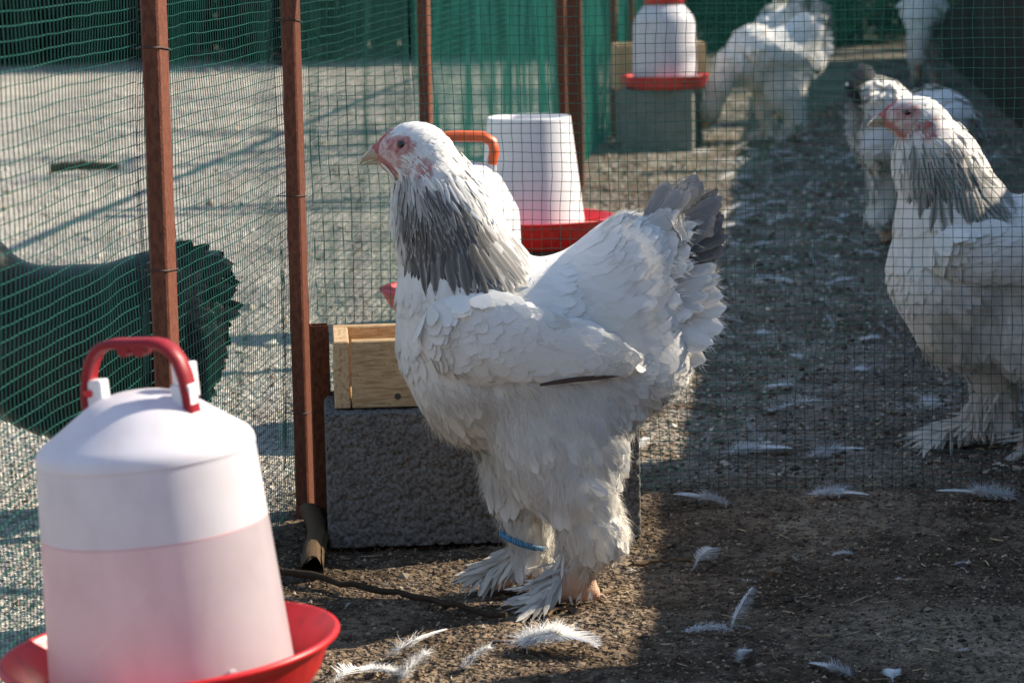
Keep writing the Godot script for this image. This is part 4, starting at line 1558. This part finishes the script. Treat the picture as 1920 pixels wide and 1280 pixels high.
	# ---- tail feathers, each one a part: root x y, tip x y, width, depth, grey 0..1
	var tail := [
		[1205, 450, 1258, 352, 44, 8, 0.72], [1215, 455, 1292, 346, 46, 16, 0.8], [1215, 460, 1318, 350, 48, 4, 0.85], [1225, 470, 1336, 372, 46, 22, 0.9], [1225, 480, 1346, 402, 46, 12, 0.95],
		[1230, 490, 1350, 432, 46, 26, 1.0], [1235, 500, 1352, 455, 44, 18, 1.0], [1230, 505, 1336, 486, 46, 10, 0.95], [1240, 480, 1326, 410, 46, 30, 0.88], [1215, 440, 1275, 365, 40, 26, 0.7],
		[1185, 455, 1262, 405, 48, 40, 0.42], [1190, 470, 1292, 428, 50, 44, 0.4], [1185, 480, 1270, 448, 50, 52, 0.12], [1200, 490, 1288, 470, 50, 50, 0.16], [1205, 505, 1283, 500, 48, 54, 0.2],
		[1180, 500, 1262, 482, 50, 60, 0.04], [1230, 540, 1338, 512, 42, 40, 0.4], [1225, 550, 1332, 530, 44, 46, 0.32], [1215, 560, 1318, 562, 46, 52, 0.36], [1240, 560, 1346, 548, 44, 34, 0.22],
		[1240, 575, 1352, 590, 50, 36, 0.06], [1235, 590, 1345, 622, 50, 42, 0.03], [1225, 600, 1320, 650, 50, 48, 0.03], [1215, 620, 1318, 684, 52, 30, 0.02], [1180, 520, 1258, 520, 50, 66, 0.02],
		[1190, 540, 1270, 555, 52, 68, 0.02], [1195, 570, 1275, 600, 54, 66, 0.0], [1190, 600, 1268, 640, 54, 60, 0.0]]
	if fine:
		for q in range(tail.size()):
			var o2: Array = tail[q].duplicate()
			for j in [0, 1, 2, 3]:
				o2[j] += r.randf_range(-13, 13)
			o2[4] *= 0.72
			o2[5] += r.randf_range(-6, 6)
			tail.append(o2)
	for s in ([1.0, -1.0] if fine else [1.0]):
		for tf in tail:
			if s < 0.0 and tf[6] < 0.03:
				continue
			var a := Q(tf[0], tf[1], s * tf[5] * 0.7)
			var b := Q(tf[2] + r.randf_range(-4, 4), tf[3] + r.randf_range(-4, 4), s * (tf[5] + 8.0))
			var dd := b - a
			var dir := dd.normalized()
			var nz := Vector3(-0.12, 0.45, s).normalized()
			nz = (nz - dir * nz.dot(dir)).normalized()
			var g: float = tf[6]
			var cm := tone(WHITE, r, 0.03).lerp(tone(Color(0.085, 0.085, 0.092), r, 0.2), g)
			var ce := tone(WHITE, r, 0.03).lerp(tone(Color(0.13, 0.13, 0.138), r, 0.2), clampf(g * 1.25 - 0.3, 0.0, 1.0))
			var mq := MB.new()
			mq.feather(a, dir, nz, dd.length(), tf[4] * (1.25 if g < 0.3 else 1.0) / S, 0.04, 0.1, 0.45, cm.lerp(WHITE, 0.03), ce, 14, 0 if g < 0.5 else 2, 0.3, 0.25, r)
			for k in 34:   # loose barbs along the edge
				var t := r.randf_range(0.35, 1.0)
				var q: Vector3 = a + dd * t + nz.cross(dir) * (tf[4] / S * 0.42 * sqrt(maxf(0.0, 1.0 - pow(maxf(t - 0.6, 0.0) / 0.4, 2.0))) * (1.0 if k % 2 == 0 else -1.0)) + nz * (dd.length() * (0.04 * t - 0.1 * t * t))
				mq.strand(q, (dir + (nz.cross(dir)) * (0.5 if k % 2 == 0 else -0.5)).normalized(), Vector3(0.2, -0.2, 0), r.randf_range(0.004, 0.009), 0.00028, nz.cross(dir).normalized(), nz, ce)
			put("tail_feather", mq.mesh(), M.plumage, o)
	# ---- feathered feet
	var ft := MB.new()
	var feet := [[1062, 1060, 62, 988, 1118, 135, 28, 0.42], [988, 1055, -58, 872, 1108, -72, 30, 0.08]]
	if wide:
		feet.append([965, 1050, -36, 790, 1112, -50, 60, 0.0])
		feet.append([930, 1070, 0, 780, 1114, 20, 30, 0.0])
	for fo in feet:
		var main: float = fo[7]
		for k in int(fo[6] * (3.4 if fine else 1.2)):
			var t := r.randf()
			var a := Q(lerpf(fo[0], fo[3], t * 0.75), lerpf(fo[1] - 20, fo[4] - 18, t), lerpf(fo[2], fo[5], t) + r.randf_range(-14, 20))
			var dd := Vector3(-1.0 + r.randfn(0, 0.25), -0.34 + r.randfn(0, 0.12), r.randfn(0.15, 0.35)).normalized()
			if r.randf() < 0.45:
				dd = Vector3(-0.5 + r.randfn(0, 0.2), -0.6, r.randf_range(0.3, 0.9)).normalized()
			var g := clampf(main + r.randfn(0, 0.25), 0.0, 0.85)
			var cm := tone(Color(0.74, 0.68, 0.58), r, 0.08).lerp(Color(0.16, 0.15, 0.14), g)
			var ln := r.randf_range(0.028, 0.058)
			if a.y + dd.y * ln < 0.003:
				dd.y = (0.003 - a.y) / ln
			ft.feather(a, dd.normalized(), Vector3(0.1, 0.8, 0.6).normalized(), ln, r.randf_range(0.004, 0.01), 0.05, 0.09, 0.3, cm, cm.lerp(Color(0.7, 0.64, 0.55), 0.5), 7 if fine else 4, 0 if r.randf() < 0.5 else 3, 0.5, 0.3, r)
		for k in int(150 * detail):   # shaggy shank
			var t := r.randf()
			var a := Q(lerpf(fo[0] + 12, fo[0], t) + r.randf_range(-26, 30), lerpf(985, 1090, t), fo[2] + r.randf_range(-24, 28))
			var dd := Vector3(r.randfn(-0.25, 0.3), -1.0, r.randfn(0.1, 0.25)).normalized()
			var g := clampf(main * 0.7 + r.randfn(0, 0.2), 0.0, 0.7)
			ft.feather(a, dd, Vector3(-0.3, 0.2, 0.9).normalized(), minf(r.randf_range(0.02, 0.04), maxf(a.y - 0.002, 0.008)), r.randf_range(0.004, 0.008), 0.05, 0.03, 0.3, tone(Color(0.72, 0.66, 0.58), r, 0.08).lerp(Color(0.2, 0.18, 0.16), g), Color(0.6, 0.53, 0.44), 5, 3, 0.3, 0.2, r)
	stuff(put("foot_feathers", ft.mesh(), M.plumage, o))
	# claws
	for cl in [[985, 1117, 125, -1, 0], [1000, 1117, 78, -1, 0], [1110, 1116, 52, 1, 0], [872, 1112, -70, -1, 0], [925, 1114, -25, -1, 0]]:
		var cm := MB.new()
		var a := Q(cl[0], cl[1], cl[2])
		cm.tube([a, a + Vector3(cl[3] * 0.006, 0.001, 0), a + Vector3(cl[3] * 0.011, -0.003, 0)], [0.0032, 0.0024, 0.0004], 7, Color(0.5, 0.36, 0.26))
		put("claw", cm.mesh(), M.horn, o)
	return o


func build_hens() -> void:
	var h := brahma("brahma_hen", "white hen with grey hackle and tail standing in front of the mesh, blue leg band", Vector3(0.012, 0, -3.23), 0.0, 1.0, 1.0, false, "", 101)
	var lb := MB.new()
	var ring := []
	var c := Q(978, 1030, -54)
	for k in 25:
		var an := TAU * k / 24.0
		ring.append(c + Vector3(cos(an) * 0.0268, -0.009 * cos(an), sin(an) * 0.0268))
	lb.tube(ring, [0.004, 0.004, 0.004, 0.004, 0.004, 0.004, 0.004, 0.004, 0.004, 0.004, 0.004, 0.004, 0.004, 0.004, 0.004, 0.004, 0.004, 0.004, 0.004, 0.004, 0.004, 0.004, 0.004, 0.004, 0.004], 10, Color.WHITE, false)
	put("leg_band", lb.mesh(), M.band, h)
	brahma("brahma_hen", "white hen with grey hackle and red face behind the mesh at the right edge", Vector3(0.722, 0, -4.12), 0.08, 1.0, 0.7, false, "", 202, true).scale = Vector3(1.1, 0.935, 1.12)
	var pk := brahma("brahma_hen", "white hen pecking at the ground in the far sun, right of the far drinker", Vector3(0.93, 0, -10.0), 0.25, 1.0, 0.28, true, "", 303)
	var up := pk.duplicate()
	up.name = numbered("brahma_hen")
	add_child(up)
	up.position = Vector3(1.1, 0, -11.1)
	up.rotation.y = -1.25
	up.scale = Vector3.ONE * 1.1
	tag(up, "white hen in the far sun directly behind the pecking one", "hen")
	var h3 := pk.duplicate()
	h3.name = numbered("brahma_hen")
	add_child(h3)
	h3.position = Vector3(0.985, 0, -6.8)
	h3.scale = Vector3(1.08, 0.9, 1.08)
	h3.rotation.y = -2.36
	tag(h3, "white hen turned away, its rump showing behind the right hen's head", "hen")
	var h4 := up.duplicate()
	h4.name = numbered("brahma_hen")
	add_child(h4)
	h4.position = Vector3(1.95, 0, -13.2)
	h4.rotation.y = 1.3
	tag(h4, "pale hen in deep shade at the top right", "hen")
	black_hen()


func black_hen() -> void:
	# plan in units of 1/1568 m; (200, 955) is the ground under it
	var r := RandomNumberGenerator.new()
	r.seed = 505
	var K := 1568.0
	var B := func(x: float, y: float, z: float) -> Vector3: return Vector3((x - 200.0) / K, (955.0 - y) / K, z / K)
	var o := thing("black_hen", "black hen with glossy tail standing outside the wire behind the drinker", "hen", Vector3(-0.575, 0, -3.76), 0.0)
	o.scale = Vector3.ONE * 1.125
	var body := [
		ell(B.call(200, 630, 0), Vector3(230, 150, 130) / K, 0.0), ell(B.call(340, 610, 0), Vector3(120, 140, 110) / K), ell(B.call(130, 680, 0), Vector3(160, 115, 110) / K, -0.35),
		cone(B.call(330, 540, 0), 70 / K, B.call(405, 505, 0), 45 / K), cone(B.call(60, 590, 0), 112 / K, B.call(-30, 480, 0), 78 / K), cone(B.call(-30, 480, 0), 78 / K, B.call(-75, 390, 0), 48 / K), ell(B.call(-90, 365, 0), Vector3(52, 42, 36) / K),
		ell(B.call(230, 790, 50), Vector3(80, 90, 55) / K), ell(B.call(200, 790, -50), Vector3(80, 90, 55) / K),
		cone(B.call(240, 830, 50), 26 / K, B.call(250, 872, 50), 13 / K), cone(B.call(250, 872, 50), 13 / K, B.call(225, 937, 50), 11 / K), cone(B.call(200, 830, -50), 26 / K, B.call(205, 872, -50), 13 / K), cone(B.call(205, 872, -50), 13 / K, B.call(180, 937, -50), 11 / K)]
	for fz in [50.0, -50.0]:
		var fx := 225.0 if fz > 0 else 180.0
		for tz in [-30.0, 0.0, 30.0]:
			body.append(cone(B.call(fx, 938, fz), 11 / K, B.call(fx - 75, 948, fz + tz), 6 / K))
		body.append(cone(B.call(fx, 938, fz), 9 / K, B.call(fx + 40, 948, fz), 6 / K))
	var mb := MB.new()
	surface_net(mb, body, 0.03, B.call(-190, 980, -180), B.call(500, 290, 180), 0.011, func(p: Vector3) -> Color: return Color(0.3, 0.26, 0.12) if p.y < 0.05 else Color(0.006, 0.006, 0.007))
	put("body", mb.mesh(), M.black_plumage, o)
	var an := [[-80, 360, 1, 0.3], [-40, 430, 0.5, 1], [20, 520, 0.6, 1], [60, 600, 0.8, 0.8], [100, 520, 1, 0.2], [220, 540, 1, 0], [330, 500, 1, -0.4], [300, 640, 1, 0.1], [150, 720, 0.8, 0.6], [380, 640, 0.8, 0.6], [230, 840, 0.1, 1]]
	var pl := MB.new()
	for sm in scatter(mb, 2600, r):
		var p: Vector3 = sm[0]
		var nn: Vector3 = sm[1]
		var x := p.x * K + 200.0
		var y := 955.0 - p.y * K
		if y > 845.0:
			continue
		var fl := flow_at(an, x, y)
		var d := Vector3(fl.x, -fl.y, r.randfn(0, 0.1))
		d = (d - nn * d.dot(nn)).normalized()
		var hackle := x < 60.0 and y < 590.0
		var ln := r.randf_range(0.032, 0.048)
		var cb := tone(Color(0.012, 0.012, 0.013), r, 0.6)
		pl.feather(p - nn * 0.002, d, nn, ln, ln * (0.26 if hackle else 0.62), 0.1, 0.12, 0.3, cb, cb, 5, 1 if hackle else 0, 0.2, 0.0, r)
	stuff(put("contour_feathers", pl.mesh(), M.black_plumage, o))
	for tf in [[340, 500, 395, 436, 40], [345, 505, 430, 446, 40], [350, 510, 460, 462, 42], [355, 515, 482, 495, 42], [360, 525, 492, 520, 42], [360, 540, 480, 548, 44], [360, 555, 498, 572, 40], [360, 570, 476, 598, 44], [350, 590, 452, 622, 46], [350, 610, 455, 660, 46], [345, 630, 450, 700, 48], [340, 650, 442, 735, 48], [330, 560, 420, 560, 50], [330, 600, 425, 640, 50]]:
		for s in [1.0, -1.0]:
			var a: Vector3 = B.call(tf[0], tf[1], s * 34)
			var b: Vector3 = B.call(tf[2], tf[3], s * 44 + r.randf_range(-8, 8))
			var dd := b - a
			var dir := dd.normalized()
			var nz := Vector3(0.05, 0.5, s).normalized()
			nz = (nz - dir * nz.dot(dir)).normalized()
			var mq := MB.new()
			mq.feather(a, dir, nz, dd.length(), tf[4] * 0.85 / K, 0.1, 0.22, 0.5, Color(0.02, 0.021, 0.023), Color(0.014, 0.014, 0.015), 9, 2, 0.25, 0.0, r)
			put("tail_feather", mq.mesh(), M.black_plumage, o)
	var bk := MB.new()
	bk.tube([B.call(-128, 368, 0), B.call(-150, 372, 0), B.call(-172, 384, 0)], [0.01, 0.0065, 0.001], 10, Color(0.12, 0.1, 0.07))
	put("beak", bk.mesh(), M.horn, o)
	var cb2 := MB.new()
	var cps := []
	for k in 5:
		cps.append(ell(B.call(-125 + k * 17, 322 - 8 * sin(k * 0.8), 0), Vector3(9, 16, 4) / K))
	surface_net(cb2, cps, 0.006, B.call(-150, 350, -12), B.call(-30, 290, 12), 0.0025, func(_p: Vector3) -> Color: return Color(0.42, 0.03, 0.03))
	put("comb", cb2.mesh(), M.skin, o)
	for s in [-1.0, 1.0]:
		var ey := SphereMesh.new()
		ey.radius = 0.0058
		ey.height = 0.0116
		var en := put("eye", ey, M.iris, o)
		en.position = B.call(-105, 358, s * 30)


# ------------------------------------------------------------------ feathers on the ground
func ground_feather(label: String, x: float, z: float, yaw: float, ln: float, wd: float, rise: float, curl: float, fluff: int, group := "", open_ := 0.0) -> void:
	var r := RandomNumberGenerator.new()
	r.seed = int(absf(x * 7919.0) + absf(z * 104729.0))
	var o := thing("feather", label, "feather", Vector3(x, ground_y(x, z) + 0.002, -z), yaw, group)
	var col := tone(Color(0.8, 0.79, 0.77), r, 0.05)
	var at := func(t: float) -> Vector3: return Vector3(ln * (t - 0.35), 0.004 + rise * t - curl * t * t, 0.12 * ln * t * t)
	if wd > 0.0:
		var vane := MB.new()
		var n := 34
		var nrm := Vector3(r.randfn(0, 0.1), 1.0, 0.35)
		for q in [-1.0, 1.0]:
			for k in n:    # barbs lie side by side and split here and there
				var t := lerpf(0.26, 1.0, k / float(n - 1))
				var w := wd * pow(maxf(sin(PI * clampf(0.16 + t * 0.8, 0.0, 1.0)), 0.02), 0.6)
				if r.randf() < open_ * 0.6:
					continue
				var d := Vector3(0.62 + r.randfn(0, 0.05 + 0.2 * open_), 0.1 + 0.25 * open_ * r.randf(), q * 0.78).normalized()
				var p: Vector3 = at.call(t)
				vane.strand(p, d, Vector3(0.25, -0.1, 0), w * r.randf_range(0.85, 1.1), ln / n * (0.75 - 0.4 * open_), Vector3(0.8, 0, -q * 0.6), (nrm + Vector3(0, 0, 0.2 * q)).normalized(), tone(col, r, 0.04))
		put("vane", vane.mesh(), M.plumage, o)
		var qu := MB.new()
		var path := []
		var rad := []
		for k in 9:
			path.append(at.call(0.14 + 0.84 * k / 8.0))
			rad.append(lerpf(0.0011, 0.0003, k / 8.0))
		qu.tube(path, rad, 5, Color(0.75, 0.72, 0.64))
		put("quill", qu.mesh(), M.plumage, o)
	if fluff > 0:
		var dn := MB.new()
		for k in fluff * 3:
			var t := r.randf_range(0.0, 0.5) if wd > 0.0 else r.randf()
			var d := Vector3(r.randfn(0.2, 0.7), absf(r.randfn(0.25, 0.4)), r.randfn(0, 0.8)).normalized()
			var p: Vector3 = at.call(t)
			dn.strand(p, d, Vector3(r.randfn(0, 0.3), -0.15, r.randfn(0, 0.3)), r.randf_range(0.25, 0.8) * ln * 0.36, 0.00022 + ln * 0.0012, d.cross(Vector3(0.3, 1, 0.2)).normalized(), (Vector3.UP + d * 0.5).normalized(), tone(col, r, 0.06))
		stuff(put("down", dn.mesh(), M.plumage, o))


func build_litter() -> void:
	# label, x, distance, yaw, length, vane width, rise, curl, down, open
	var big := [
		["fluffy white feather lying in the sun at the bottom centre", 0.035, 2.965, -0.35, 0.085, 0.026, 0.05, 0.045, 900, 0.1],
		["white feather with spread open barbs beside the red tray", -0.185, 2.86, 1.1, 0.05, 0.026, 0.035, 0.03, 40, 0.45],
		["narrow folded feather with bare quill pointing right, left of the bottom centre", -0.12, 2.975, 0.75, 0.075, 0.007, 0.03, 0.012, 60, 0.0],
		["downy white tuft in the sun left of the bottom centre", -0.05, 2.905, 0.9, 0.04, 0.0, 0.024, 0.01, 260, 0.0],
		["matted pair of down tufts, lower of the left foreground", -0.115, 2.875, 1.2, 0.055, 0.0, 0.024, 0.01, 340, 0.0],
		["wispy down tuft right of the spread barbed feather", -0.15, 2.9, -0.4, 0.045, 0.0, 0.012, 0.01, 220, 0.0],
		["small curled feather standing upright in the shade at lower right", 0.24, 3.02, 0.9, 0.04, 0.012, 0.055, 0.012, 40, 0.25],
		["downy trail of two tufts left of the upright curled feather", 0.2, 3.02, 0.1, 0.045, 0.0, 0.01, 0.008, 180, 0.0],
		["torn downy feather in the shade near the bottom, right of centre", 0.235, 2.9, 1.3, 0.045, 0.008, 0.02, 0.02, 130, 0.3],
		["fan shaped white feather standing in the shade right of the front hen's feet", 0.222, 3.36, 1.0, 0.04, 0.022, 0.04, 0.02, 60, 0.3],
		["curved white feather lying at the foot of the mesh, left of the row", 0.262, 3.735, 2.9, 0.072, 0.016, 0.03, 0.02, 160, 0.25],
		["frayed white feather lying at the foot of the mesh, middle of the row", 0.43, 3.74, -0.3, 0.075, 0.011, 0.014, 0.01, 200, 0.3],
		["long dark tinged feather at the foot of the mesh, right of the row", 0.63, 3.7, 2.9, 0.1, 0.014, 0.02, 0.016, 300, 0.3],
		["small round down tuft in the middle of the shaded foreground", 0.4, 3.42, 0.0, 0.022, 0.0, 0.01, 0.008, 150, 0.0],
		["smooth white feather at the bottom edge right of centre", 0.385, 2.83, 1.5, 0.045, 0.013, 0.014, 0.012, 40, 0.05],
		["frayed grey white feather at the bottom edge, right", 0.33, 2.86, 2.4, 0.055, 0.009, 0.014, 0.012, 150, 0.4],
		["bent white feather in front of the right hen's foot, behind the mesh", 0.35, 4.09, 0.2, 0.085, 0.02, 0.016, 0.014, 140, 0.15],
		["white feather bundle between the mesh and the right hen's toes", 0.46, 4.05, 0.4, 0.08, 0.016, 0.02, 0.014, 200, 0.2],
		["upright wisp of feather behind the mesh, below the front hen's tail", 0.18, 4.1, 1.2, 0.05, 0.016, 0.04, 0.02, 60, 0.4],
		["white fluff caught between the hooked post and the block", -0.245, 3.64, 0.3, 0.05, 0.0, 0.02, 0.005, 260, 0.0],
		["sunlit white tuft under the front hen's tail, behind the mesh", 0.14, 4.02, 0.0, 0.05, 0.0, 0.016, 0.008, 220, 0.0]]
	for f in big:
		ground_feather(f[0], f[1], f[2], f[3], f[4], f[5], f[6], f[7], f[8], "", f[9])
	var r := RandomNumberGenerator.new()
	r.seed = 808
	for k in 150:
		var z := r.randf_range(4.1, 10.5)
		var x := fence_x(z) + r.randf_range(0.5, 1.35)
		if k % 3 == 0:
			z = r.randf_range(6.0, 10.0)
			x = fence_x(z) + r.randf_range(0.35, 1.2)
		var ln := r.randf_range(0.035, 0.085)
		ground_feather("loose white feather lying on the ground of the rear pens", x, z, r.randf() * TAU, ln, ln * 0.28 if r.randf() < 0.4 else 0.0, r.randf_range(0.012, 0.04), 0.012, 80, "loose feathers on the ground of the rear pens", 0.2)
	for k in 16:
		var z := r.randf_range(2.6, 3.7)
		var x := fence_x(z) + r.randf_range(0.12, 1.0)
		ground_feather("tiny wisp of white down on the front pen floor", x, z, r.randf() * TAU, r.randf_range(0.01, 0.02), 0.0, 0.006, 0.004, 30, "tiny wisps of down on the front pen floor", 0.0)
